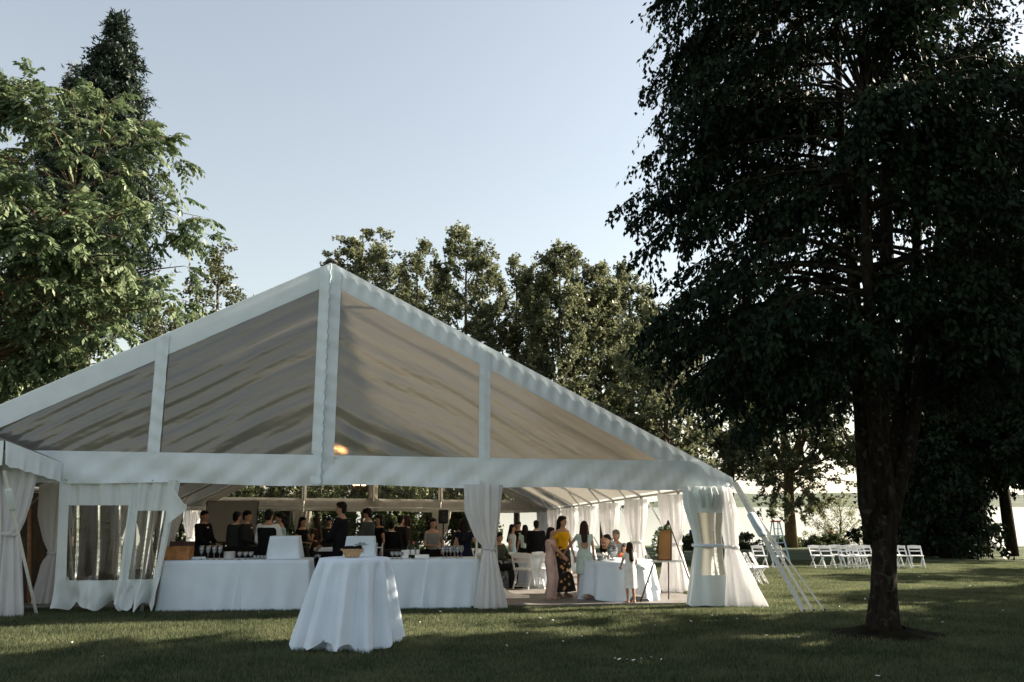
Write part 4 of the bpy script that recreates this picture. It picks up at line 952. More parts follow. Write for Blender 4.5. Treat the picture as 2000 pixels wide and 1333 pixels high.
tag((lambda mb: (mb.box((0, 0, .035), (.26, .16, .07), ch=.01), mb.build('napkin_pile', 'paper_white', loc=bt(824, -.12), rz=YAW))[1])(MB()), 'pile of white paper napkins near the wine bottles', 'napkins')
def draped_box(label, u, wd, h, seed):
    b_ = thing('covered_box', label, 'box', bt(u, .02), YAW)
    mb = MB(); mb.box((0, 0, h / 2 - .01), (wd - .08, .30, h - .04), ch=.01); mb.build('box', 'dark_wood', b_, False)
    mb = MB(); rect_cloth(mb, -wd / 2, wd / 2, -.19, .19, h, seed, flare=.012, amp=.014, rows=10, nper=120); mb.build('drape', 'linen_white', b_); return b_
draped_box('box under a smooth white cloth between glasses and bartender', 556, .52, .40, 31)
EMB = draped_box('box under a white cloth printed with a grey tree emblem', 704, .52, .40, 33)
# grey tree emblem on that cloth
em = MB(); ep = bt(706, .02) - LD * .215
def ec(u_, z_): return ep + WD * u_ + Vector((0, 0, z_))
em.grid(14, 6, lambda s, t: ec(-.13 + .26 * s, .25 + .05 * t * math.sin(math.pi * min(1, max(0, s))) + .012 * math.sin(s * 20) * t)); em.grid(4, 8, lambda s, t: ec(-.03 + (.02 + .035 * (1 - t)) * (2 * s - 1) + .03 * (1 - t), .12 + .14 * t))
mat('print_grey', (0.28, 0.33, 0.36), .8, .1, 20)
wp(em, 'tree_emblem', 'print_grey', EMB)['label'] = 'grey windswept tree emblem printed on the cloth'
f_ = thing('metal_frame', 'chromed metal serving frame behind the cocktail table', 'stand', bt(741, -.05), YAW)
for x in (-.05, .05):
    mb = MB(); mb.tube([(x, -.1, 0), (x, -.1, .24), (x, -.06, .27), (x, .06, .27), (x, .1, .24), (x, .1, 0)], .012, 8); mb.build('hoop', 'tin_grey', f_)
mb = MB(); mb.box((0, 0, .20), (.1, .2, .012)); mb.build('tray', 'tin_grey', f_, False)
for u, dy, cap, lab in ((806, .02, 'capsule_red', 'dark wine bottle with a red capsule'), (797, .08, 'bottle_green', 'dark wine bottle with a white label'), (815, .1, 'black_plastic', 'dark wine bottle with a black capsule')):
    b_ = thing('wine_bottle', lab + ' on the bar', 'bottle', bt(u, dy), 0, 'wine bottles on the bar')
    mb = MB(); mb.lathe([(.036, 0), (.038, .01), (.038, .19), (.030, .215), (.014, .24), (.0135, .26), (0, .262)], 14); mb.build('bottle_body', 'bottle_green', b_)
    mb = MB(); mb.lathe([(.0145, .255), (.0155, .262), (.0155, .31), (0, .312)], 12); mb.build('capsule', cap, b_)
    mb = MB(); mb.lathe([(.0385, .06), (.0388, .062), (.0388, .15), (.0385, .152)], 14); mb.build('paper_label', 'paper_white', b_)
tag((lambda mb: (mb.box((0, 0, .075), (.13, .1, .15), ch=.006), mb.build('white_carton', 'paper_white', loc=bt(791, -.1), rz=YAW))[1])(MB()), 'white carton between short glasses and wine bottles', 'carton')
# dark counter behind the bartenders
def counter(label, u0, u1, l_, h, seed):
    w0 = tent_w(u0, 1100, l_); w1 = tent_w(u1, 1100, l_); p = F((w0 + w1) / 2, l_); hw = (w1 - w0) / 2
    c_ = thing('back_counter', label, 'counter', p, YAW, 'black back counters')
    mb = MB(); mb.box((0, 0, h - .03), (2 * hw - .05, .55, .03)); mb.build('counter_top', 'dark_wood', c_, False)
    mb = MB(); rect_cloth(mb, -hw, hw, -.3, .3, h, seed, flare=.02); mb.build('black_cloth', 'black_cloth', c_)
    return p
counter('black-draped counter behind the vested bartender', 380, 600, 3.2, .98, 51)
counter('black-draped counter in front of the woman in the grey top', 745, 915, 3.0, .92, 53)
tw = counter('black-draped counter with a white towel between the bartenders', 608, 672, 2.2, .92, 55)
mb = MB(); rect_cloth(mb, -.26, .20, -.22, .2, .05, 57, flare=.03, amp=.02, hang=.26, rows=8, nper=80)
tp_ = tw + Vector((0, 0, .95)); o = MB(); o.v = [(x, y, z if z > .004 else -.05 - random.Random(i).random() * .12) for i, (x, y, z) in enumerate(mb.v)]; o.f = mb.f
tag(o.build('towel', 'linen_white', loc=tp_ - Vector((0, 0, .02)), rz=YAW + .3), 'white towel thrown over the black counter', 'towel')
bn = thing('teal_bin', 'teal plastic bin on the grass between the two bar tables', 'bin', on_ground(616, 1176) + Vector((0, .5, 0)), 0)
mb = MB(); mb.lathe([(.13, 0), (.14, .01), (.17, .5), (.18, .5), (.18, .53), (.165, .53), (.16, .5), (.13, .02), (0, .02)], 18); mb.build('body', 'teal_plastic', bn)
mb = MB(); mb.tube([(.17 * math.cos(a), .17 * math.sin(a), .54) for a in np.linspace(0, 6.283, 20)], .012, 6); mb.build('rim', 'teal_plastic', bn)

# ------------------------------------------------------------ cocktail table in front
ct = on_ground(686, 1262); HC = 1.09
c = thing('cocktail_table', 'high round cocktail table under a floor-length white cloth', 'table', ct)
mb = MB(); mb.lathe([(0, HC - .04), (.44, HC - .04), (.45, HC - .025), (.44, HC - .012), (0, HC - .012)], 32); mb.build('table_top', 'dark_wood', c)
mb = MB(); mb.tube([(0, 0, .02), (0, 0, HC - .04)], .04, 10); mb.build('column', 'stake_iron', c)
mb = MB(); mb.lathe([(.30, 0), (.30, .012), (.05, .03), (0, .03)], 24); mb.build('base_plate', 'stake_iron', c)
def round_cloth(mb, r_, H, r2, seed, hem, npl=13, amp=.05, n_=220, rows=28, shift=(0, 0)):
    rd = random.Random(seed); ph = [rd.random() * 6.28 for _ in range(8)]; o = len(mb.v)
    for j in range(rows + 1):
        t = j / rows
        for i in range(n_):
            a = 2 * math.pi * i / n_
            pl = math.sin(npl * a + ph[0] + .9 * math.sin(2 * a + ph[1])); pl = math.copysign(abs(pl) ** .75, pl)
            pl2 = math.sin((npl * 2 + 1) * a + ph[2])
            rr = r_ + (r2 - r_) * (t ** 1.15) * (1 + .10 * math.sin(2 * a + ph[3])) + amp * min(1, t * 6) * (.45 + .55 * t) * (pl + .3 * pl2)
            if j == 0: rr = r_ * .985
            zb = hem(a); z = H - (0 if j == 0 else .01) - (H - .01 - zb) * t
            mb.v.append((rr * math.cos(a) + shift[0] * t, rr * math.sin(a) + shift[1] * t, max(.004, z)))
    for j in range(rows):
        for i in range(n_):
            a = o + j * n_ + i; b_ = o + j * n_ + (i + 1) % n_; mb.f.append((a + n_, b_ + n_, b_, a))
    mb.f.append(tuple(o + i for i in range(n_)))
hem = lambda a: .075 + .075 * math.sin(4 * a + 2.2) + .035 * math.sin(13 * a) - .05 * (math.cos(a - math.pi * 1.46) > .985)
mb = MB(); round_cloth(mb, .455, HC, .64, 4, hem, 12, .075, shift=(-.06, 0))
tag(mb.build('tablecloth', 'linen_white', loc=ct), 'floor-length pleated white cloth over the high cocktail table', 'tablecloth')
mb = MB(); round_cloth(mb, .40, HC - .06, .50, 6, lambda a: .01, 9, .05); tag(mb.build('underskirt', 'linen_white', c), None)
bk = thing('wicker_basket', 'tan boat-shaped wicker basket on the cocktail table', 'basket', ct + Vector((-.05, .1, HC + .004)), .2)
bb_ = MB(); bb_.loft([[(x * (1.3 if True else 1), y, z) for x, y in [(sx * .085 * q + 0, sy * .06 * q) for sx, sy in ((-1, -1), (1, -1), (1, 1), (-1, 1))]] for q, z in ((.8, 0), (1.25, .10))], cap=False)
bb_.f.append((3, 2, 1, 0)); bb_.build('basket_wall', 'wicker', bk, False)
mb = MB(); rim = [(-.145, -.08, .10), (.145, -.08, .10), (.145, .08, .10), (-.145, .08, .10), (-.145, -.08, .10)]; mb.tube(rim, .01, 6); mb.build('rim', 'wicker', bk)
mb = MB(); rd = random.Random(3)
for k_ in range(26): mb.ellip((rd.uniform(-.11, .11), rd.uniform(-.06, .06), rd.uniform(.08, .135)), (.03, .022, .018), 7, 5)
fo = mb.build('dark_filling', 'black_cloth', bk); fo['kind'] = 'stuff'
mb = MB(); mb.ellip((0, 0, .02), (.1, .07, .02), 8, 6)

# ------------------------------------------------------------ furniture inside the marquee
ch0 = thing('folding_chair', 'x', 'chair')
def cpart(name, fn):
    mb = MB(); fn(mb); return mb.build(name, 'chair_resin', ch0, False)
cpart('seat', lambda q: (q.box((0, -.02, .445), (.40, .38, .035), ch=.012)))
for s_ in (-1, 1):
    cpart('front_leg', lambda q: q.bar((s_ * .215, -.20, .0), (s_ * .215, .20, .80), .03, .045, up=(1, 0, 0), ch=.006))
    cpart('rear_leg', lambda q: q.bar((s_ * .178, .22, 0), (s_ * .178, -.14, .44), .026, .04, up=(1, 0, 0), ch=.006))
cpart('top_rail', lambda q: q.grid(8, 1, lambda s, t: (-.2 + .4 * s, .192 + .02 * math.sin(math.pi * s), .70 + (.10 + .018 * math.sin(math.pi * s)) * t)) or q.grid(8, 1, lambda s, t: (-.2 + .4 * s, .172 + .02 * math.sin(math.pi * s), .80 + .018 * math.sin(math.pi * s) - (.10 + .018 * math.sin(math.pi * s)) * t)) or q.bar((-.2, .182, .80), (.2, .182, .80), .02, .02))
cpart('back_slat', lambda q: q.box((0, .128, .615), (.40, .018, .045), Matrix.Rotation(-.4, 3, 'X'), .004))
cpart('front_stretcher', lambda q: q.bar((-.2, -.155, .09), (.2, -.155, .09), .03, .02))
cpart('rear_stretcher', lambda q: q.bar((-.17, .17, .07), (.17, .17, .07), .028, .02))
cpart('seat_rail', lambda q: q.bar((-.2, .025, .415), (.2, .025, .415), .02, .02))
reg(ch0)
chair_used = [False]
def chair(pos, rz, label, group):
    c_ = ch0 if not chair_used[0] else copy_tree(ch0)
    chair_used[0] = True; c_.location = pos; c_.rotation_euler = (0, 0, rz); tag(c_, label, 'chair', group); return c_
def dining(u, D, label, seed, chairs, clab):
    p = ground_at(u, D); p.z += FLZ
    t = thing('round_table', label, 'table', p, 0, 'round dining tables')
    mb = MB(); mb.lathe([(0, .71), (.74, .71), (.75, .725), (.74, .735), (0, .735)], 28); mb.build('table_top', 'dark_wood', t)
    for q in range(3): a = q * 2.094; mb = MB(); mb.tube([(.35 * math.cos(a), .35 * math.sin(a), 0), (.2 * math.cos(a), .2 * math.sin(a), .71)], .02, 6); mb.build('leg', 'stake_iron', t)
    mb = MB(); round_cloth(mb, .757, .742, .84, seed, lambda a: .01, 14, .03, n_=120, rows=12); tag(mb.build('tablecloth', 'linen_white', loc=p), clab, 'tablecloth', 'white cloths on the round dining tables')
    for a in chairs:
        q = p + Vector((1.02 * math.cos(a), 1.02 * math.sin(a), 0)); yield q, a - math.pi / 2 + math.pi * 0
dn = [(1046, 20.8, 'round table beside the woman in pink trousers', 1, (3.7, 5.0, 4.4), 'cloth on the round table beside the woman in pink trousers'), (976, 21.5, 'round table with a seated guest behind the tied curtain', 2, (5.6, 4.6), 'cloth on the round table with a seated guest'),
      (905, 26, 'round table deep in the marquee behind the black-haired woman', 3, (4.2, 5.4), 'cloth on the round table behind the black-haired woman'), (770, 25, 'round table deep in the marquee behind the grey jacket', 4, (4.7,), 'cloth on the round table behind the grey jacket'),
      (600, 26, 'round table deep in the marquee near the tall loudspeaker', 5, (4.7,), 'cloth on the round table near the tall loudspeaker'), (1110, 27.5, 'round table at the far lakeside curtains', 6, (4.0, 5.2), 'cloth on the round table at the far lakeside curtains')]
lbl = {0: 'white folding chair at the table beside the woman in pink trousers', 1: 'white folding chair beside the tied curtain at the marquee entrance', 2: 'white folding chair at the table behind the black-haired woman', 3: 'white folding chair at the table behind the grey jacket', 4: 'white folding chair at the table near the tall loudspeaker', 5: 'white folding chair at the far lakeside table'}
for i, (u, D, lab, sd_, cs, cl) in enumerate(dn):
    for q, rz in dining(u, D, lab, sd_, cs, cl): q.z = gz(q.x, q.y) + FLZ; chair(q, rz, lbl[i], 'white chairs at the dining tables')
# projection screen and loudspeakers
p = ground_at(444, 29); p.z += FLZ
s = thing('projection_screen', 'grey projection screen with a thin black border behind the suited men', 'screen', p, YAW)
zt, zb = at(444, 981, 29).z - p.z, at(444, 1058, 29).z - p.z
mb = MB(); mb.grid(8, 6, lambda a, b_: (-.83 + 1.66 * a, .012 * math.sin(a * 3.1), zb + (zt - zb) * b_)); mb.build('screen_sheet', 'screen_white', s)
for a, b_ in (((-.86, -.01, zb - .03), (-.86, -.01, zt + .03)), ((.86, -.01, zb - .03), (.86, -.01, zt + .03)), ((-.86, -.012, zt + .03), (.86, -.012, zt + .03)), ((-.86, -.012, zb - .03), (.86, -.012, zb - .03))): mb = MB(); mb.bar(a, b_, .05, .03); mb.build('border', 'black_plastic', s, False)
for x in (-.7, .7): mb = MB(); mb.tube([(x, .05, 0), (x, .02, zb)], .02, 8); mb.build('stand_leg', 'black_plastic', s)
for u, D, v0, v1, lab in ((550, 25, 998, 1029, 'black loudspeaker on a pole beside the light-blue top'), (864, 27, 996, 1023, 'black loudspeaker on a pole behind the woman in the grey top')):
    p = ground_at(u, D); p.z += FLZ; zt, zb = at(u, v0, D).z - p.z, at(u, v1, D).z - p.z
    s = thing('loudspeaker', lab, 'loudspeaker', p, .1)
    mb = MB(); mb.box((0, 0, (zt + zb) / 2), (.32, .30, zt - zb), ch=.03); cab = mb.build('cabinet', 'black_plastic', s, False)
    for z_, r_ in ((zb + .14, .11), (zt - .11, .05)): mb = MB(); mb.lathe([(r_, 0), (r_, .01), (r_ * .6, .004), (0, .012)], 18); o = mb.build('speaker_cone', 'stake_iron', cab); o.location = (0, -.151, z_); o.rotation_euler = (R(90), 0, 0)
    mb = MB(); mb.tube([(0, 0, .02), (0, 0, zb)], .02, 8); mb.build('pole', 'black_plastic', s)
    for q in range(3): a = q * 2.094 + .5; mb = MB(); mb.tube([(0, 0, .5), (.42 * math.cos(a), .42 * math.sin(a), .01)], .012, 6); mb.build('leg', 'black_plastic', s)
# chandeliers
for u, v, D, lab in ((655, 885, 20.2, 'candle chandelier hanging near the marquee front'), (702, 946, 31.5, 'candle chandelier hanging deep in the marquee')):
    p = at(u, v, D); c = thing('chandelier', lab, 'chandelier', p, 0, 'chandeliers under the ridge')
    top = 1.9 if D > 25 else 1.9
    mb = MB(); mb.tube([(0, 0, -.2), (0, 0, 2.6 if D < 25 else 2.55)], .006, 5); mb.build('chain', 'stake_iron', c)
    mb = MB(); mb.tube([(.22 * math.cos(a), .22 * math.sin(a), -.09) for a in np.linspace(0, 6.283, 25)], .008, 5); mb.build('ring', 'dark_wood', c)
    for k_ in range(7):
        a = k_ * 6.283 / 7; x, y = .22 * math.cos(a), .22 * math.sin(a)
        mb = MB(); mb.tube([(0, 0, -.2), (x * .5, y * .5, -.22), (x, y, -.12)], .007, 5); ar = mb.build('arm', 'dark_wood', c)
        mb = MB(); mb.lathe([(.012, -.11), (.012, -.05), (0, -.049)], 8, (x, y, 0)); mb.build('candle_tube', 'paper_white', ar)
        mb = MB(); mb.lathe([(.008, -.05), (.017, -.02), (.012, .01), (0, .03)], 8, (x, y, 0)); mb.build('bulb', 'candle_bulb', ar)

# gift table with glassware, and the easel
gt = ground_at(1207, 17.0); gt.z += FLZ
t = thing('round_table', 'round gift table under a draped white cloth beside the easel', 'table', gt)
mb = MB(); mb.lathe([(0, .71), (.70, .71), (.71, .725), (.70, .735), (0, .735)], 28); mb.build('table_top', 'dark_wood', t)
for q in range(3): a = q * 2.094 + .4; mb = MB(); mb.tube([(.35 * math.cos(a), .35 * math.sin(a), 0), (.2 * math.cos(a), .2 * math.sin(a), .71)], .02, 6); mb.build('leg', 'stake_iron', t)
mb = MB(); round_cloth(mb, .72, .742, .80, 8, lambda a: .05 + .07 * math.sin(5 * a + 1.2) + .03 * math.sin(9 * a), 12, .045); tag(mb.build('tablecloth', 'linen_white', loc=gt), 'white cloth with lifted corners over the gift table', 'tablecloth')
GTZ = gt.z + .746
def gpos(u, dy): q = at(u, 1080, gt.y + dy); return Vector((q.x, q.y, GTZ))
j = thing('glass_urn', 'tall clear lidded glass urn on the gift table', 'urn', gpos(1196, -.1))
mb = MB(); mb.lathe([(.07, 0), (.07, .012), (.02, .03), (.02, .06), (.09, .11), (.115, .18), (.10, .26), (.075, .29), (.07, .29), (.10, .18), (.03, .07), (0, .07)], 18); mb.build('vessel', 'wine_glass_clear', j)
mb = MB(); mb.lathe([(.08, .29), (.07, .32), (.03, .37), (.012, .385), (.022, .41), (0, .43)], 18); mb.build('lid', 'wine_glass_clear', j)
for k_, (u, dy, lab) in enumerate(((1170, -.2, 'small posy of pale flowers at the near edge of the gift table'), (1181, .15, 'small posy of yellow flowers behind the posy of pale flowers'), (1217, .0, 'posy of orange flowers beside the glass urn'))):
    f_ = thing('flower_posy', lab, 'flowers', gpos(u, dy)); rd = random.Random(k_)
    mb = MB(); mb.lathe([(.03, 0), (.035, .05), (.028, .08), (.024, .08), (.02, .01), (0, .01)], 12); mb.build('vase', 'wine_glass_clear', f_)
    mb = MB(); [mb.ellip((rd.uniform(-.05, .05), rd.uniform(-.05, .05), .10 + rd.uniform(-.02, .03)), (.024, .024, .018), 7, 5) for _ in range(12)]; mb.build('blossom', 'petal_white' if k_ < 2 else 'flower_orange', f_)['kind'] = 'stuff'
    mb = MB(); [mb.ellip((rd.uniform(-.06, .06), rd.uniform(-.06, .06), .08), (.03, .012, .006), 6, 4) for _ in range(8)]; mb.build('leaf', 'leaf_garland', f_)['kind'] = 'stuff'
for k_, u in enumerate((1160, 1176, 1188, 1228, 1262)):
    mb = MB(); mb.lathe([(.03, 0), (.033, .01), (.033, .09), (.029, .09), (.028, .008), (0, .008)], 12); tag(mb.build('votive_glass', 'wine_glass_clear', loc=gpos(u, -.05 + .07 * (k_ % 3))), 'clear votive glass on the gift table', 'glass', 'votive glasses on the gift table')
ez = ground_at(1307, 16.35); ez.z += FLZ
e_ = thing('easel', 'dark wooden easel standing at the floor edge', 'easel', ez); De = ez.y
apx_ = at(1305, 1017, De + .05)
for u, v, d in ((1251, 1179, -.15), (1362, 1171, -.1), (1306, 1172, .45)):
    q = at(u, v, De + d); q.z = gz(q.x, q.y) + (FLZ if tent_w(u, v, .3) < TW - .3 else 0); mb = MB(); mb.bar(apx_, q, .022, .022); wp(mb, 'leg', 'dark_wood', e_, False)
mb = MB(); mb.bar(at(1272, 1097, De - .07), at(1336, 1096, De - .07), .03, .04); wp(mb, 'shelf', 'paper_white', e_, False)
bd = thing('sign_board', 'copper-brown framed board propped on the easel', 'board', at(1294, 1094, De - .09))
A_, B_ = at(1283, 1094, De - .10), at(1311, 1094, De - .10); C_, D_ = at(1286, 1034, De + .0), at(1311, 1034, De + .0)
mb = MB(); nrm_ = Vector((0, -1, 0)); vs_ = [A_, B_, D_, C_]; mb.add([v_ + nrm_ * .01 for v_ in vs_] + [v_ - nrm_ * .01 for v_ in vs_], [(0, 1, 2, 3), (7, 6, 5, 4), (0, 4, 5, 1), (1, 5, 6, 2), (2, 6, 7, 3), (3, 7, 4, 0)]); wp(mb, 'panel', 'copper_panel', bd, False)
for a, b_ in ((A_, B_), (B_, D_), (D_, C_), (C_, A_)): mb = MB(); mb.bar(a + nrm_ * .012, b_ + nrm_ * .012, .02, .02); wp(mb, 'frame_bar', 'dark_wood', bd, False)
gp = [(1308, 1030), (1298, 1030), (1288, 1034), (1281, 1044), (1278, 1056), (1277, 1068), (1280, 1080), (1284, 1090)]
ga = thing('leaf_garland', 'green leaf garland with white flowers draped over the sign board', 'garland', at(1284, 1092, De - .14)); rd = random.Random(8)
pts = [at(u, v, De - .14) for u, v in gp]
mb = MB(); mb.tube(pts, .006, 5); wp(mb, 'stem', 'leaf_garland', ga)
P, A, N = [], [], []
for k_ in range(150):
    i = rd.random() * (len(pts) - 1.01); p = pts[int(i)].lerp(pts[int(i) + 1], i % 1); P.append(p); A.append([rd.gauss(0, 1) for _ in range(3)]); N.append([rd.gauss(0, 1), -1, rd.gauss(0, 1)])
leaf_mat('leaf_green', (.03, .06, .02), (.10, .16, .06), .3)
leaves_mesh('leaf', np.array(P), np.array(A), np.array(N), np.full(150, .075), np.full(150, .03), 'leaf_green', ga, np.random.default_rng(2))
mb = MB(); [mb.ellip(pts[k_].lerp(pts[k_ + 1], .4) - Vector((0, .03, 0)), (.028, .02, .028), 8, 5) for k_ in range(1, 7)]; wp(mb, 'blossom', 'petal_white', ga)['kind'] = 'stuff'

# ------------------------------------------------------------ lawn: ceremony chairs, ladder, bench
for u, v, rz, lab in ((1597, 1109, .25, 'white folding chair at the open end of the lawn row, nearest the bench'), (1617, 1110, .12, None), (1637, 1107, .1, None), (1653, 1111, 0, None), (1668, 1107, -.1, None), (1682, 1111, .05, None), (1696, 1109, .1, None), (1750, 1108, .1, None), (1763, 1110, .0, None)):
    chair(on_ground(u, v), rz, lab or 'white folding chair crowded in the row on the far lawn', 'white chairs in the row on the far lawn')
chair(on_ground(1792, 1110), -.15, 'white folding chair standing apart at the grove end of the lawn row', 'white chairs in the row on the far lawn')
chair(on_ground(1485, 1110), .2, 'white folding chair by the stepladder, behind the guy straps', 'white chairs by the stepladder'); chair(on_ground(1520, 1112), .1, 'white folding chair in front of the stepladder', 'white chairs by the stepladder')
for k_, (u, v) in enumerate(((1452, 1142), (1462, 1143), (1473, 1144), (1484, 1142), (1458, 1134))):
    chair(on_ground(u, v), R(82), 'white folding chair in the tight file just outside the corner curtain', 'white chairs in a file by the corner curtain')
lp = on_ground(1520, 1101); la = thing('step_ladder', 'light blue stepladder with a red top on the lawn', 'ladder', lp, R(18)); LH = 1.72
for s_ in (-1, 1):
    mb = MB(); mb.bar((s_ * .30, -.42, 0), (s_ * .15, -.04, LH), .03, .06, up=(1, 0, 0)); mb.build('front_rail', 'ladder_blue', la, False)
    mb = MB(); mb.bar((s_ * .30, .42, 0), (s_ * .15, .06, LH), .03, .04, up=(1, 0, 0)); mb.build('rear_rail', 'ladder_blue', la, False)
    mb = MB(); mb.bar((s_ * .235, -.22, .85), (s_ * .235, .24, .85), .02, .01); mb.build('spreader', 'tin_grey', la, False)
for k_ in range(1, 6):
    z_ = LH * k_ / 6; q = k_ / 6; mb = MB(); mb.box((0, -.42 + .38 * q, z_), (.60 - .30 * q, .09, .03)); mb.build('step', 'ladder_blue', la, False)
for k_ in (1, 3): z_ = LH * k_ / 5; q = k_ / 5; mb = MB(); mb.bar((-.30 + .15 * q, .42 - .36 * q, z_), (.30 - .15 * q, .42 - .36 * q, z_), .025, .02); mb.build('rear_brace', 'tin_grey', la, False)
mb = MB(); mb.box((0, .01, LH + .02), (.40, .20, .06), ch=.015); mb.build('top_cap', 'ladder_top', la, False)
bp_ = on_ground(1604, 1068); be = thing('park_bench', 'wooden slatted park bench facing the lake in front of the hedge', 'bench', bp_, R(4))
for k_ in range(3): mb = MB(); mb.box((0, .05 - .13 * k_ + .15, .43), (1.5, .10, .035)); mb.build('seat_slat', 'bench_wood', be, False)
for k_ in range(2): mb = MB(); mb.box((0, -.17, .58 + .15 * k_), (1.5, .03, .11)); mb.build('back_slat', 'bench_wood', be, False)
for x in (-.62, .62):
    mb = MB(); mb.bar((x, -.19, 0), (x, -.2, .82), .06, .06); mb.build('rear_leg', 'stake_iron', be, False)
    mb = MB(); mb.bar((x, .22, 0), (x, .22, .42), .06, .06); mb.build('front_leg', 'stake_iron', be, False)
# ------------------------------------------------------------ people
for nm, c_ in dict(skin_tan=(.42, .235, .15), skin_pale=(.50, .31, .21), hair_black=(.008, .006, .005), hair_brown=(.030, .016, .009), hair_grey=(.16, .15, .14), suit_black=(.010, .010, .012), suit_charcoal=(.022, .023, .026), suit_grey=(.055, .065, .066),
                   shirt_white=(.72, .72, .72), top_blue=(.32, .47, .56), top_mint=(.50, .60, .57), top_mustard=(.72, .37, .012), trousers_pink=(.58, .40, .35), top_grey=(.22, .22, .22), dress_navy=(.012, .015, .035), dress_brown=(.05, .03, .02),
                   dress_black=(.008, .008, .009), shirt_olive=(.05, .055, .04), dress_white=(.80, .76, .72), top_coral=(.75, .16, .06), shirt_pale=(.42, .47, .50), top_red=(.40, .02, .02), top_cobalt=(.02, .08, .40), shoe_nude=(.45, .27, .18), shoe_black=(.01, .01, .01), eye_dark=(.01, .008, .006), lip_red=(.35, .08, .06)).items():
    if nm.startswith(('suit', 'top', 'trousers', 'dress', 'shirt')): mat(nm, c_, .85, .12, 7, bump=.25, bscale=14, spec=.08)
    elif nm.startswith('skin'): mat(nm, c_, .5, .06, 12)
    else: mat(nm, c_, .5, .2, 25, bump=.3 if nm.startswith('hair') else 0, bscale=60, spec=.15)
m, n, l = new_mat('skirt_floral'); b = n['Principled BSDF']; b.inputs['Roughness'].default_value = .8
tc = n.new('ShaderNodeTexCoord'); vo = n.new('ShaderNodeTexVoronoi'); vo.inputs['Scale'].default_value = 9; l.new(tc.outputs['Object'], vo.inputs['Vector'])
r = n.new('ShaderNodeValToRGB'); e = r.color_ramp.elements; e[0].position = .22; e[0].color = (.62, .30, .06, 1); e[1].position = .34; e[1].color = (.008, .008, .008, 1)
x = r.color_ramp.elements.new(.10); x.color = (.75, .45, .25, 1); l.new(vo.outputs['Distance'], r.inputs[0]); l.new(r.outputs[0], b.inputs['Base Color'])
REM = []; OPENBACK = []
def rem(mb, name, m_, parent, vox=.017, it=5):
    o = mb.build(name, m_, parent); md = o.modifiers.new('r', 'REMESH'); md.mode = 'VOXEL'; md.voxel_size = vox; md.use_smooth_shade = True
    sm = o.modifiers.new('s', 'SMOOTH'); sm.factor = .5; sm.iterations = it; REM.append(o); return o
def capsule(mb, p0, r0, p1, r1, n_=10, flat=None):
    p0, p1 = Vector(p0), Vector(p1); d = (p1 - p0).normalized()
    mb.tube([p0 - d * r0 * .95, p0 - d * r0 * .7, p0 - d * r0 * .3, p0, p1, p1 + d * r1 * .3, p1 + d * r1 * .7, p1 + d * r1 * .95], [r0 * .25, r0 * .7, r0 * .95, r0, r1, r1 * .95, r1 * .7, r1 * .25], n_, True, flat)
def ik(a, c, l1, l2, pole):
    a, c, pole = Vector(a), Vector(c), Vector(pole); d = c - a; L = min(d.length, (l1 + l2) * .995); u = d.normalized(); x = (l1 * l1 - l2 * l2 + L * L) / (2 * L); h = math.sqrt(max(0, l1 * l1 - x * x))
    pl = pole - u * pole.dot(u); pl.normalize(); return a + u * x + pl * h, a + u * L
def hand(mb, wr_, d, side, curl=.5):
    d = Vector(d).normalized(); up = Vector((0, 0, 1)); x = d.cross(up)
    x = Vector((1, 0, 0)) if x.length < .3 else x.normalized()
    nrm = x.cross(d).normalized(); capsule(mb, wr_, .026, wr_ + d * .075, .034, 8, .5)
    for k_, (off, ln) in enumerate(((-.028, .068), (-.010, .078), (.010, .072), (.027, .056))):
        b_ = wr_ + d * .085 + x * off; q = d * (1 - curl * .3) - nrm * curl * .5; m_ = b_ + q.normalized() * ln * .5; q2 = (d * (1 - curl) - nrm * curl).normalized(); mb.tube([b_ - d * .02, b_, m_, m_ + q2 * ln * .5], [.009, .0095, .0085, .006], 6)
    b_ = wr_ + d * .03 + x * (.026 * side); mb.tube([b_, b_ + (d * .6 + x * side * .8).normalized() * .035, b_ + (d * .9 + x * side * .3).normalized() * .068], [.012, .0105, .007], 6)
MALE = [(.88, .160, .115), (.97, .162, .118), (1.10, .150, .108), (1.25, .170, .118), (1.36, .190, .120), (1.43, .175, .100), (1.47, .12, .08), (1.50, .065, .065)]
FEM = [(.86, .165, .122), (.95, .162, .122), (1.08, .124, .095), (1.20, .140, .108), (1.30, .152, .118), (1.38, .150, .100), (1.43, .11, .075), (1.47, .055, .056)]
def ell_ring(z, hw, hd, cx=0, cy=0, n_=20, fold=0, k=9, ph=0):
    return [(cx + hw * (1 + fold * math.sin(k * a + ph)) * math.cos(a), cy + hd * (1 + fold * math.sin(k * a + ph)) * math.sin(a), z) for a in (2 * math.pi * i / n_ for i in range(n_))]
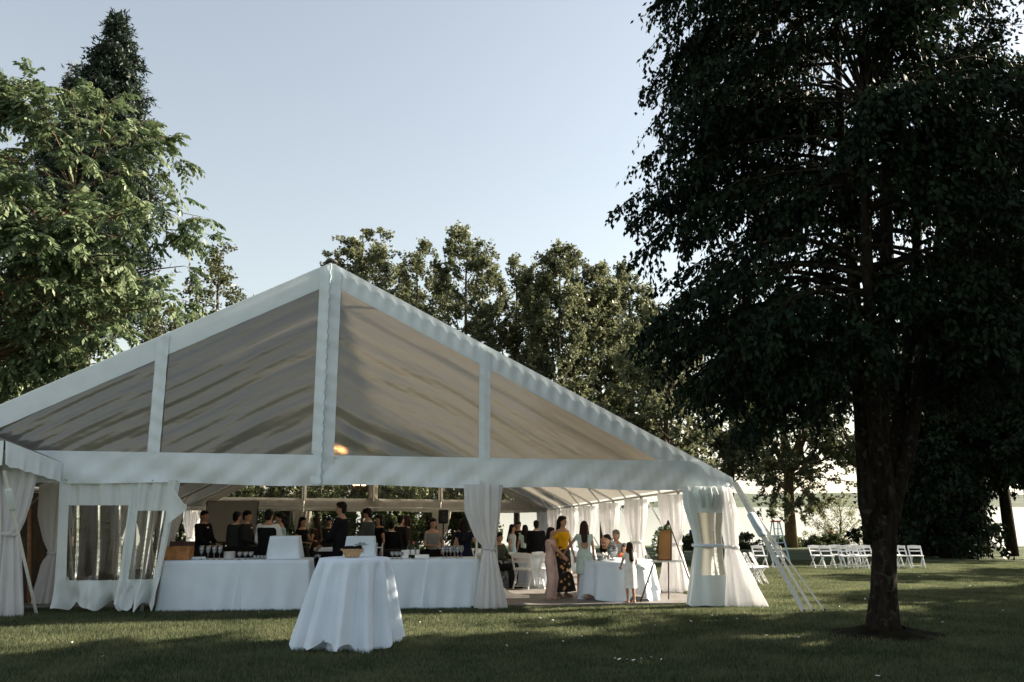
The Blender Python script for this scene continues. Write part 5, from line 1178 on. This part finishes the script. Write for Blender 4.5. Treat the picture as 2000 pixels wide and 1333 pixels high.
def person(label, pos, face, H, sex='m', skin='skin_tan', hair='short', hairm='hair_black', outfit='suit', col1='suit_black', col2='suit_black', col3='shirt_white', lh=(-.24, -.06, .86), rh=(.24, -.06, .86), seated=False, turn=0, lean=0, nod=0, vox=.021, feet=((-.10, 0), (.10, 0)), hem=.5, group=None, shoes='shoe_black', curl=.5, build=1.0, hlen=1.22):
    s = H / (1.75 if sex == 'm' else 1.70); root = thing('person', label, 'person', pos, R(face), group); root.scale = (s, s, s); du = -.44 if seated else 0
    secs = [(z + du, w * build, d * build) for z, w, d in (MALE if sex == 'm' else FEM)]; dy = .0
    def ly(z): return -math.tan(lean) * max(0, z - (.95 + du))      # forward lean of the upper body
    shz = (1.42 if sex == 'm' else 1.375) + du; shw = .185 if sex == 'm' else .155
    hipz = .90 + du; rad = dict(ua=.050, el=.040, wr_=.028) if sex == 'm' else dict(ua=.040, el=.033, wr_=.024)
    hx = .095
    arms = []
    for sd_, hd_ in ((-1, lh), (1, rh)):
        sh = Vector((sd_ * shw, ly(shz), shz)); tgt = Vector((hd_[0], hd_[1] + (ly(hd_[2]) if hd_[2] > 1 else 0), hd_[2] + (0 if not seated else du))); el, wr2 = ik(sh, tgt, .285, .255, (sd_ * .6, .8, -.5)); arms.append((sd_, sh, el, wr2))
    legs = []
    for sd_, (fx, fy) in zip((-1, 1), feet):
        hp = Vector((sd_ * hx, 0, hipz)); ft = Vector((fx, (fy - .42) if seated else fy, .09)); kn, an = ik(hp, ft, *((.43, .43) if seated else (.409, .409)), (0, -1, .3 if seated else 0)); legs.append((sd_, hp, kn, an))
    # body: one continuous surface
    mb = MB(); mb.loft([ell_ring(z, w, d, 0, ly(z)) for z, w, d in secs])
    for sd_, sh, el, wr2 in arms: capsule(mb, sh, rad['ua'], el, rad['el']); capsule(mb, el, rad['el'], wr2, rad['wr_'])
    for sd_, hp, kn, an in legs:
        capsule(mb, hp, .088, kn, .058); capsule(mb, kn, .056, an, .036); capsule(mb, an + Vector((0, .03, -.04)), .036, an + Vector((sd_ * .02, -.15, -.058)), .030, 8, .8)
    hz = (1.635 if sex == 'm' else 1.59) + du; hy = ly(hz) - .015; Mh = Matrix.Rotation(R(turn), 3, 'Z') @ Matrix.Rotation(nod, 3, 'X'); hc = Vector((0, hy, hz))
    capsule(mb, (0, ly(shz) + .01, shz + .02), .056, (0, hy + .01, hz - .06), .050)
    def hp_(v_): return hc + Mh @ Vector(v_)
    mb.ellip(hc, (.074, .092, .112), 14, 10, Mh); mb.ellip(hp_((0, -.022, -.058)), (.056, .066, .060), 12, 8, Mh); capsule(mb, hp_((0, -.088, .012)), .010, hp_((0, -.104, -.022)), .014, 8)
    for sd_ in (-1, 1): mb.ellip(hp_((sd_ * .076, .008, -.012)), (.012, .020, .030), 8, 6, Mh)
    body = rem(mb, 'body', skin, root, vox)
    for sd_, sh, el, wr2 in arms: hb = MB(); hand(hb, wr2, (wr2 - el), -sd_, curl); hb.build('hand', skin, body)
    for sd_ in (-1, 1): eb = MB(); eb.ellip(hp_((sd_ * .031, -.082, .008)), (.013, .008, .007), 8, 6, Mh); eb.build('eye', 'eye_dark', body); eb = MB(); eb.ellip(hp_((sd_ * .033, -.084, .030)), (.020, .008, .004), 8, 5, Mh); eb.build('eyebrow', hairm, body)
    eb = MB(); eb.ellip(hp_((0, -.083, -.058)), (.022, .009, .008), 8, 6, Mh); eb.build('mouth', 'lip_red', body)
    # hair
    hm = MB(); hm.ellip(hp_((0, .018, .035)), (.084, .092, .096), 14, 10, Mh); hm.ellip(hp_((0, -.035, .075)), (.072, .062, .045), 12, 8, Mh); hm.ellip(hp_((0, .045, -.02)), (.074, .06, .085), 12, 8, Mh)
    if hair == 'long':
        capsule(hm, hp_((0, .055, .0)), .080, Vector((0, ly(1.35 + du) + .125, hlen + du)), .075, 12, .7)
        for sd_ in (-1, 1): capsule(hm, hp_((sd_ * .062, .02, .03)), .035, Vector((sd_ * .095, ly(1.4) + .03, 1.32 + du)), .032, 10)
    elif hair == 'bun': hm.ellip(hp_((0, .11, .03)), (.05, .045, .05), 10, 8, Mh)
    elif hair == 'bob':
        for sd_ in (-1, 1): capsule(hm, hp_((sd_ * .066, .02, .03)), .034, hp_((sd_ * .078, .03, -.12)), .036, 10)
        capsule(hm, hp_((0, .06, 0)), .075, hp_((0, .075, -.11)), .065, 12)
    rem(hm, 'hair', hairm, root, max(vox * .8, .012), 3)
    def torso(mb, z0, z1, inf, flare=0):
        zs = [q for q in secs if z0 + du < q[0] < z1 + du]; ip = lambda z, i: float(np.interp(z, [q[0] for q in secs], [q[i] for q in secs]))
        zz = [z0 + du] + [q[0] for q in zs] + [z1 + du]
        mb.loft([ell_ring(z, ip(z, 1) + inf + flare * max(0, (1.0 + du - z)), ip(z, 2) + inf + flare * max(0, (1.0 + du - z)), 0, ly(z)) for z in zz])
    def sleeves(mb, inf, frac=1.0):
        for sd_, sh, el, wr2 in arms:
            if frac <= 1: capsule(mb, sh, rad['ua'] + inf, sh.lerp(el, frac * .9 if frac < 1 else 1), rad['el'] + inf * .9)
            else: capsule(mb, sh, rad['ua'] + inf, el, rad['el'] + inf); capsule(mb, el, rad['el'] + inf, el.lerp(wr2, frac - 1), rad['wr_'] + inf)
    def trousers(m_, wide=0.0, name='trousers'):
        mb = MB(); capsule(mb, (-.07, 0, hipz + .03), .115, (.07, 0, hipz + .03), .115, 12)
        for sd_, hp, kn, an in legs: capsule(mb, hp, .102 + wide * .3, kn, .078 + wide); capsule(mb, kn, .076 + wide, an + Vector((0, .01, -.02)), .062 + wide * 1.3)
        if not seated: mb.loft([ell_ring(z, w + .014, d + .014) for z, w, d in ((.88, secs[0][1], secs[0][2]), (1.02, .150, .112))])
        rem(mb, name, m_, root, vox)
    def shoe(m_, heel=False):
        for sd_, hp, kn, an in legs:
            mb = MB(); capsule(mb, an + Vector((0, .035, -.055)), .036, an + Vector((sd_ * .02, -.165, -.062)), .030, 8, .85)
            if heel: mb.tube([an + Vector((0, .045, -.05)), an + Vector((0, .05, -.088))], [.016, .008], 6)
            mb.build('shoe', m_, root)
    if outfit in ('suit', 'vest', 'shirt'):
        trousers(col2)
        if outfit == 'suit':
            mb = MB(); torso(mb, .74, 1.47, .024, .10); sleeves(mb, .020, 1.94); rem(mb, 'jacket', col1, root, vox)
            mb = MB(); c0 = Vector((0, ly(shz) + .008, shz + .035)); mb.tube([c0 + Vector((.072 * math.cos(a), .068 * math.sin(a), .012 * math.sin(a))) for a in np.linspace(0, 6.283, 17)], .020, 6, flat=1.5); mb.loft([ell_ring(z, .035 - .01 * q, .012, 0, ly(z) - .128 + .012 * q) for q, z in ((0, 1.40 + du), (1, 1.22 + du), (2, 1.12 + du))]); mb.build('shirt_front', col3, root)
        elif outfit == 'vest':
            mb = MB(); torso(mb, .93, 1.455, .012); sleeves(mb, .022, 1.9); rem(mb, 'shirt', col3, root, vox)
            mb = MB(); torso(mb, .90, 1.41, .026); rem(mb, 'waistcoat', col1, root, vox)
            mb = MB(); c0 = Vector((0, ly(shz) + .008, shz + .035)); mb.tube([c0 + Vector((.066 * math.cos(a), .064 * math.sin(a), 0)) for a in np.linspace(0, 6.283, 17)], .022, 6); mb.build('collar', col3, root)
        else:
            mb = MB(); torso(mb, .86, 1.455, .018, .04); sleeves(mb, .018, 1.9 if col3 != 'short' else .75); rem(mb, 'shirt', col1, root, vox)
        shoe(shoes)
    elif outfit in ('dress', 'top_skirt', 'top_trousers'):
        off = col3 == 'off'; mb = MB(); torso(mb, .93 if outfit == 'top_trousers' else 1.0, 1.375 if off else 1.405, .013)
        if not off: sleeves(mb, .012, .35)
        else: [capsule(mb, sh + Vector((0, 0, -.06)), .052, sh.lerp(el, .45), .046) for sd_, sh, el, wr2 in arms]
        bo = rem(mb, 'top' if outfit != 'dress' else 'bodice', col1, root, vox)
        if col3 == 'back': OPENBACK.append(bo)
        if outfit == 'top_trousers': trousers(col2, .035, 'wide_trousers')
        else:
            m_ = col1 if outfit == 'dress' else col2; mb = MB(); rings = []; z1 = hem
            for q in range(15):
                t = q / 14; z = 1.06 - (1.06 - z1) * t; w = float(np.interp(z, [0, .45, .62, .92, 1.0, 1.06], [.30, .225 if hem < .4 else .185, .19, .182, .165, .138])) * (1.12 if hem < .4 else 1); d = float(np.interp(z, [0, .45, .9, 1.06], [.26, .17, .138, .108])); rings.append(ell_ring(z, w, d, 0, 0, 40, .05 * t, 8, 1))
            if not seated: mb.loft(rings, cap=False); mb.build('skirt', m_, root)
            else: trousers(m_, .03, 'skirt')
        shoe(shoes, True)
    return root
def on_floor(u, v):
    a, b_ = ray(u, v); D = 16.0
    for _ in range(60): D = (CAMZ - FLZ - gz(a * D, D)) / -b_
    return Vector((a * D, D, gz(a * D, D) + FLZ))
def stand(u, v, D): p = ground_at(u, D); p.z += FLZ; return p, at(u, v, D).z - p.z
def guest(label, u, v, D, face, **k): p, H = stand(u, v, D); return person(label, p, face, H, group='wedding guests' if 'bartender' not in label else None, **k)
HOLD = dict(lh=(-.12, -.26, 1.08), rh=(.16, -.28, 1.12))
guest('man in a dark suit with a white boutonniere standing beside the wooden crate', 388, 998, 18.6, 70, lh=(-.1, -.28, 1.02), rh=(.1, -.3, 1.05))
guest('man in a grey suit turned away before the projection screen', 453, 1000, 18.8, 150, col1='suit_grey', col2='suit_grey', lh=(-.2, -.2, 1.0))
guest('man in a dark suit with white collar next to the grey suit', 473, 998, 18.2, 85, col1='suit_charcoal', **HOLD)
guest('bartender in a black waistcoat and white rolled sleeves, back turned', 517, 996, 16.35, 165, outfit='vest', lh=(-.20, -.30, 1.02), rh=(.22, -.26, 1.0), build=1.08)
guest('woman in a light blue top facing the bartender in the waistcoat', 541, 1003, 17.6, -70, sex='f', hair='bun', outfit='top_skirt', col1='top_blue', col2='dress_navy', **HOLD)
guest('long-haired woman in a dark dress with a red accent near the loudspeaker', 584, 1011, 20.6, 60, sex='f', hair='long', outfit='dress', col1='dress_black', **HOLD)
guest('woman in a brown dress between the two bartenders', 613, 1011, 21.2, -110, sex='f', hair='long', hairm='hair_brown', outfit='dress', col1='dress_brown')
guest('man in an open grey-white shirt beside the black-shirted bartender', 637, 1012, 21.6, 20, outfit='suit', col1='suit_charcoal', col3='shirt_white')
guest('tall bartender in a black shirt seen in profile', 662, 981, 16.2, -95, outfit='shirt', col1='suit_black', lh=(-.1, -.30, 1.02), rh=(.12, -.32, 1.0))
guest('man in a grey jacket bending his head behind the emblem box', 714, 993, 18.2, -105, col1='suit_grey', col2='suit_black', nod=.3, **HOLD)
guest('dark-haired woman close behind the grey jacket', 738, 1006, 19.6, -60, sex='f', hair='bob', outfit='dress', col1='dress_black')
guest('man in a black suit with his back to the bar bottles', 762, 1018, 20.0, 175, build=1.05)
guest('man in a charcoal suit in the dark group', 779, 1007, 20.8, 140, col1='suit_charcoal')
guest('woman with brown hair at the edge of the dark group', 791, 1008, 21.5, -100, sex='f', hair='bob', hairm='hair_brown', outfit='dress', col1='dress_brown')
guest('smiling long-haired woman in a grey off-shoulder top holding a glass', 843, 1013, 17.9, 25, sex='f', hair='long', outfit='top_skirt', col1='top_grey', col2='dress_black', col3='off', lh=(-.06, -.26, 1.10), rh=(.2, -.12, 1.0), vox=.014)
guest('woman with short hair leaning over behind the wine glasses', 882, 1016, 18.8, 95, sex='f', hair='bob', hairm='hair_brown', outfit='dress', col1='dress_brown', lean=.35, lh=(-.06, -.3, 1.0), rh=(.1, -.3, 1.0))
guest('woman in a navy dress with long black hair seen from behind', 907, 1012, 17.3, 170, sex='f', hair='long', outfit='dress', col1='dress_navy', lh=(-.2, -.2, 1.0))
guest('long-haired woman in a pale top at the lake view', 1000, 1025, 22.6, 75, sex='f', hair='long', outfit='top_skirt', col1='shirt_pale', col2='top_blue')
guest('man in dark suit and glasses facing into the marquee', 1013, 1019, 23.6, 15)
guest('woman with black hair and a mint top turned away', 1026, 1026, 22.0, -165, sex='f', hair='long', outfit='top_skirt', col1='top_mint', col2='dress_black')
guest('broad man in a black suit standing with his back turned by the round table', 1048, 1017, 21.0, 188, build=1.08)
p, H = stand(974, 1058, 20.2)
person('seated guest in a patterned olive shirt behind the tied curtain', p, 60, 1.70, outfit='shirt', col1='shirt_olive', col2='suit_charcoal', seated=True, lh=(-.15, -.35, 1.12), rh=(.15, -.35, 1.12), group='wedding guests')
# the three women in the sun and the little girl
p = on_floor(1076, 1171)
person('young woman in blush wide-leg trousers and top holding hands', p, 65, at(1076, 1031, p.y).z - p.z, sex='f', hair='long', outfit='top_trousers', col1='trousers_pink', col2='trousers_pink', lh=(.10, -.38, .98), rh=(-.05, -.40, .98), shoes='shoe_nude', vox=.013, group='three women holding hands')
p = on_floor(1099, 1166)
person('woman in a mustard off-shoulder top and black floral skirt', p, 35, at(1095, 1009, p.y).z - p.z, sex='f', hair='long', outfit='top_skirt', col1='top_mustard', col2='skirt_floral', col3='off', turn=28, lh=(-.20, -.20, .92), rh=(.25, -.10, .86), hem=.12, shoes='shoe_nude', vox=.013, group='three women holding hands')
p = on_floor(1143, 1170)
person('woman in a short mint dress with an open back, long dark ponytail', p, 178, at(1143, 1019, p.y).z - p.z, sex='f', hair='long', hairm='hair_brown', outfit='dress', col1='top_mint', lh=(-.22, -.10, .84), rh=(.50, -.22, .93), hem=.55, col3='back', hlen=1.30, shoes='shoe_nude', vox=.013, feet=((-.08, .05), (.14, -.1)), group='three women holding hands')
p = ground_at(1232, 15.98); p.z += FLZ
person('little girl with long dark hair in a white dress at the gift table', p, 195, at(1232, 1060, p.y).z - p.z, sex='f', hair='long', hairm='hair_brown', outfit='dress', col1='dress_white', hem=.42, lh=(-.16, -.30, 1.02), rh=(.2, -.22, 1.0), shoes='shoe_nude', vox=.014)
p = ground_at(1188, 18.2); p.z += FLZ
person('seated dark-haired woman in black behind the gift table with a raised arm', p, -40, 1.66, sex='f', hair='bun', outfit='dress', col1='dress_black', seated=True, lh=(.05, -.25, 1.62), rh=(.15, -.35, 1.2), group='guests seated behind the gift table')
p = ground_at(1206, 18.8); p.z += FLZ
person('seated grey-haired man in a pale shirt behind the gift table', p, -30, 1.78, outfit='shirt', hairm='hair_grey', col1='shirt_pale', col2='suit_charcoal', seated=True, lh=(-.1, -.35, 1.2), rh=(.1, -.35, 1.2), skin='skin_pale', group='guests seated behind the gift table')
p = ground_at(1221, 18.1); p.z += FLZ
person('child in a coral top beside the seated guests', p, -20, at(1221, 1064, 18.1).z - p.z, sex='f', hair='bob', hairm='hair_brown', outfit='top_skirt', col1='top_coral', col2='top_coral', group='guests seated behind the gift table')
for u, D, fc, lab in ((1189, 18.25, -40, 'white folding chair under the seated woman in black'), (1206, 18.85, -30, 'white folding chair under the grey-haired man')):
    q = ground_at(u, D); q.z += FLZ; chair(q, R(fc), lab, 'white chairs behind the gift table')
q = ground_at(974, 20.25); q.z += FLZ; chair(q, R(60), 'white folding chair under the guest in the olive shirt', 'white chairs at the dining tables')
p = on_ground(1626, 1068)
person('walker in a red top by the hedge near the bench', p, 60, 1.55, outfit='shirt', col1='top_red', col2='shirt_pale', vox=.03)
p = on_ground(1353, 1072)
person('walker in a cobalt blue top far beyond the easel', p, 20, 1.65, outfit='shirt', col1='top_cobalt', col2='suit_black', vox=.03)
# bridal train spilling past the curtain
gt_ = ground_at(972, 17.4); gt_.z += FLZ
mb = MB(); mb.grid(30, 16, lambda s, t: (-.35 + 1.0 * s, -.35 + .7 * t, max(.005, (.55 * max(0, 1 - s * 1.5) ** 1.5 + .16 * (1 - s)) * math.sin(math.pi * t) ** .8 + .025 * math.sin(t * 25 + s * 4) * (1 - s) + .006)))
tag(mb.build('gown_train', 'dress_white', loc=gt_), 'white gown train trailing on the floor behind the tied curtain', 'dress')
# turn the blocked-out figures into continuous skins
dg = bpy.context.evaluated_depsgraph_get()
new = [(o, bpy.data.meshes.new_from_object(o.evaluated_get(dg))) for o in REM]
for o, me in new:
    if o in OPENBACK:                           # cut the open back out of the bodice
        bm = bmesh.new(); bm.from_mesh(me); bmesh.ops.delete(bm, geom=[f for f in bm.faces if f.calc_center_median().y > .02 and ((f.calc_center_median().x / .085) ** 2 + ((f.calc_center_median().z - 1.19) / .10) ** 2) < 1], context='FACES'); bm.to_mesh(me); bm.free()
    o.modifiers.clear(); o.data = me; me.polygons.foreach_set('use_smooth', [True] * len(me.polygons))
# ------------------------------------------------------------ grass blades and fallen petals
m, n, l = new_mat('grass_blade'); b = n['Principled BSDF']; out = n['Material Output']
gi = n.new('ShaderNodeNewGeometry'); tn = n.new('ShaderNodeTexNoise'); tn.inputs['Scale'].default_value = 1.1; tn.inputs['Detail'].default_value = 5; l.new(gi.outputs['Position'], tn.inputs['Vector'])
at_ = n.new('ShaderNodeAttribute'); at_.attribute_name = 'leafvar'; mxf = n.new('ShaderNodeMix'); mxf.inputs[0].default_value = .4; l.new(tn.outputs['Fac'], mxf.inputs[2]); l.new(at_.outputs['Fac'], mxf.inputs[3])
r = n.new('ShaderNodeValToRGB'); e = r.color_ramp.elements; e[0].position = .25; e[0].color = (.014, .034, .013, 1); e[1].position = .78; e[1].color = (.200, .212, .115, 1)
l.new(mxf.outputs[0], r.inputs[0]); l.new(r.outputs[0], b.inputs['Base Color']); b.inputs['Roughness'].default_value = .6; b.inputs['Specular IOR Level'].default_value = .2
tr = n.new('ShaderNodeBsdfTranslucent'); l.new(r.outputs[0], tr.inputs[0]); ms = n.new('ShaderNodeMixShader'); ms.inputs[0].default_value = .5; l.new(b.outputs[0], ms.inputs[1]); l.new(tr.outputs[0], ms.inputs[2]); l.new(ms.outputs[0], out.inputs[0])
rng = np.random.default_rng(77); NB = 3600
xy = rng.random((NB, 2)) - .5; a = rng.random(NB) * 6.283; hgt = .028 + .034 * rng.random(NB) ** 1.4; wd = .0035 + .004 * rng.random(NB)
ln_ = rng.normal(0, .35, (NB, 2)); v = np.zeros((NB, 3, 3))
v[:, 0, 0] = xy[:, 0] - np.cos(a) * wd; v[:, 0, 1] = xy[:, 1] - np.sin(a) * wd; v[:, 1, 0] = xy[:, 0] + np.cos(a) * wd; v[:, 1, 1] = xy[:, 1] + np.sin(a) * wd
v[:, 2, :2] = xy + ln_ * hgt[:, None]; v[:, 2, 2] = hgt; v[:, :2, 2] = -.01
tile = np_mesh('grass_tuft', v.reshape(-1, 3), None, np.arange(NB * 3).reshape(-1, 3), 'grass_blade', None, np.repeat(rng.random(NB), 3)); col.objects.unlink(tile)
pts = []
for y in range(7, 38):
    for x in range(int(-.70 * y) - 2, int(.70 * y) + 3):
        c_ = Vector((x + .5, y + .5, 0)) - TO; w_, l_ = c_.dot(WD), c_.dot(LD)
        if -TW + .8 < w_ < TW - .8 and 1.2 < l_: continue
        pts.append((x + .5, y + .5, gz(x + .5, y + .5) + hum(x + .5, y + .5)))
me = bpy.data.meshes.new('grass'); me.from_pydata(pts, [], []); me.materials.append(MATS['grass_blade']); gr = bpy.data.objects.new('grass', me); col.objects.link(gr)
tag(gr, 'short mown grass blades covering the lawn', 'grass', kind='stuff')
rot = me.attributes.new('rot', 'FLOAT_VECTOR', 'POINT'); rr = random.Random(5)
rot.data.foreach_set('vector', [q for p_ in pts for q in (-.03 if p_[1] > 14 else 0.0, 0.0, 0.0)])
sca = me.attributes.new('flip', 'FLOAT_VECTOR', 'POINT'); sca.data.foreach_set('vector', [q for p_ in pts for q in (rr.choice((-1.04, 1.04)), rr.choice((-1.04, 1.04)), rr.uniform(.8, 1.2))])
ng = bpy.data.node_groups.new('grass_nodes', 'GeometryNodeTree'); ng.interface.new_socket('Geometry', in_out='INPUT', socket_type='NodeSocketGeometry'); ng.interface.new_socket('Geometry', in_out='OUTPUT', socket_type='NodeSocketGeometry')
N_ = ng.nodes; gi = N_.new('NodeGroupInput'); go = N_.new('NodeGroupOutput'); ip = N_.new('GeometryNodeInstanceOnPoints'); oi = N_.new('GeometryNodeObjectInfo'); oi.inputs[0].default_value = tile
na = N_.new('GeometryNodeInputNamedAttribute'); na.data_type = 'FLOAT_VECTOR'; na.inputs[0].default_value = 'rot'; nb_ = N_.new('GeometryNodeInputNamedAttribute'); nb_.data_type = 'FLOAT_VECTOR'; nb_.inputs[0].default_value = 'flip'
mp_ = N_.new('GeometryNodeMeshToPoints'); ng.links.new(gi.outputs[0], mp_.inputs[0]); ng.links.new(mp_.outputs[0], ip.inputs['Points']); ng.links.new(oi.outputs['Geometry'], ip.inputs['Instance']); ng.links.new(na.outputs[0], ip.inputs['Rotation']); ng.links.new(nb_.outputs[0], ip.inputs['Scale']); ng.links.new(ip.outputs[0], go.inputs[0])
md = gr.modifiers.new('grass', 'NODES'); md.node_group = ng
rd = random.Random(12); petal = None
spots = [(1202, 1294), (1210, 1296), (1225, 1297), (1238, 1298), (1252, 1295), (1272, 1292), (1292, 1296), (990, 1269), (1137, 1250), (1080, 1218), (1133, 1205), (1390, 1208), (1280, 1228), (1498, 1248), (1560, 1252), (1640, 1190), (1690, 1175), (1842, 1222), (1895, 1148), (1810, 1182), (1960, 1198), (200, 1290), (140, 1262), (505, 1201), (820, 1222), (860, 1200), (1880, 1350), (1715, 1330), (1055, 1213), (1030, 1244), (1100, 1260), (1350, 1220), (1440, 1215), (1795, 1130), (1620, 1160)]
for u, v_ in spots:
    if petal is None:
        mb = MB(); mb.grid(4, 4, lambda s, t: (.05 * (s - .5) * math.sin(math.pi * (t * .8 + .1)) * 1.2, .075 * (t - .5), .012 * math.sin(math.pi * s) + .008 * t)); petal = mb.build('fallen_leaf', 'leaf_fallen' if 'leaf_fallen' in MATS else 'petal_white'); o = petal
    else: o = petal.copy(); col.objects.link(o)
    g_ = on_ground(u, v_); o.location = g_ + Vector((0, 0, .045)); o.rotation_euler = (rd.uniform(-.5, .5), rd.uniform(-.5, .5), rd.uniform(0, 6)); q = rd.uniform(.3, .65); o.scale = (q, q, q)
    tag(o, 'small pale dry leaf lying on the dark grass', 'leaf', 'pale dry leaves on the lawn')
# mound of bare earth and ragged grass round the foot of the big tree
mb = MB(); rd = random.Random(2); c0 = B_TREE
mb.grid(48, 10, lambda s, t: (c0.x + (.25 + .75 * t) * (1 + .18 * math.sin(s * 6.283 * 5 + 1) * t) * math.cos(s * 6.283) * 1.15, c0.y + (.25 + .75 * t) * (1 + .15 * math.sin(s * 6.283 * 7)) * math.sin(s * 6.283) * .9, .12 * (1 - t) ** 2 - .004 + .02 * math.sin(s * 40) * (1 - t)))
tag(mb.build('tree_mound', 'bare_earth'), 'low mound of bare earth round the forked tree trunk', kind='structure')
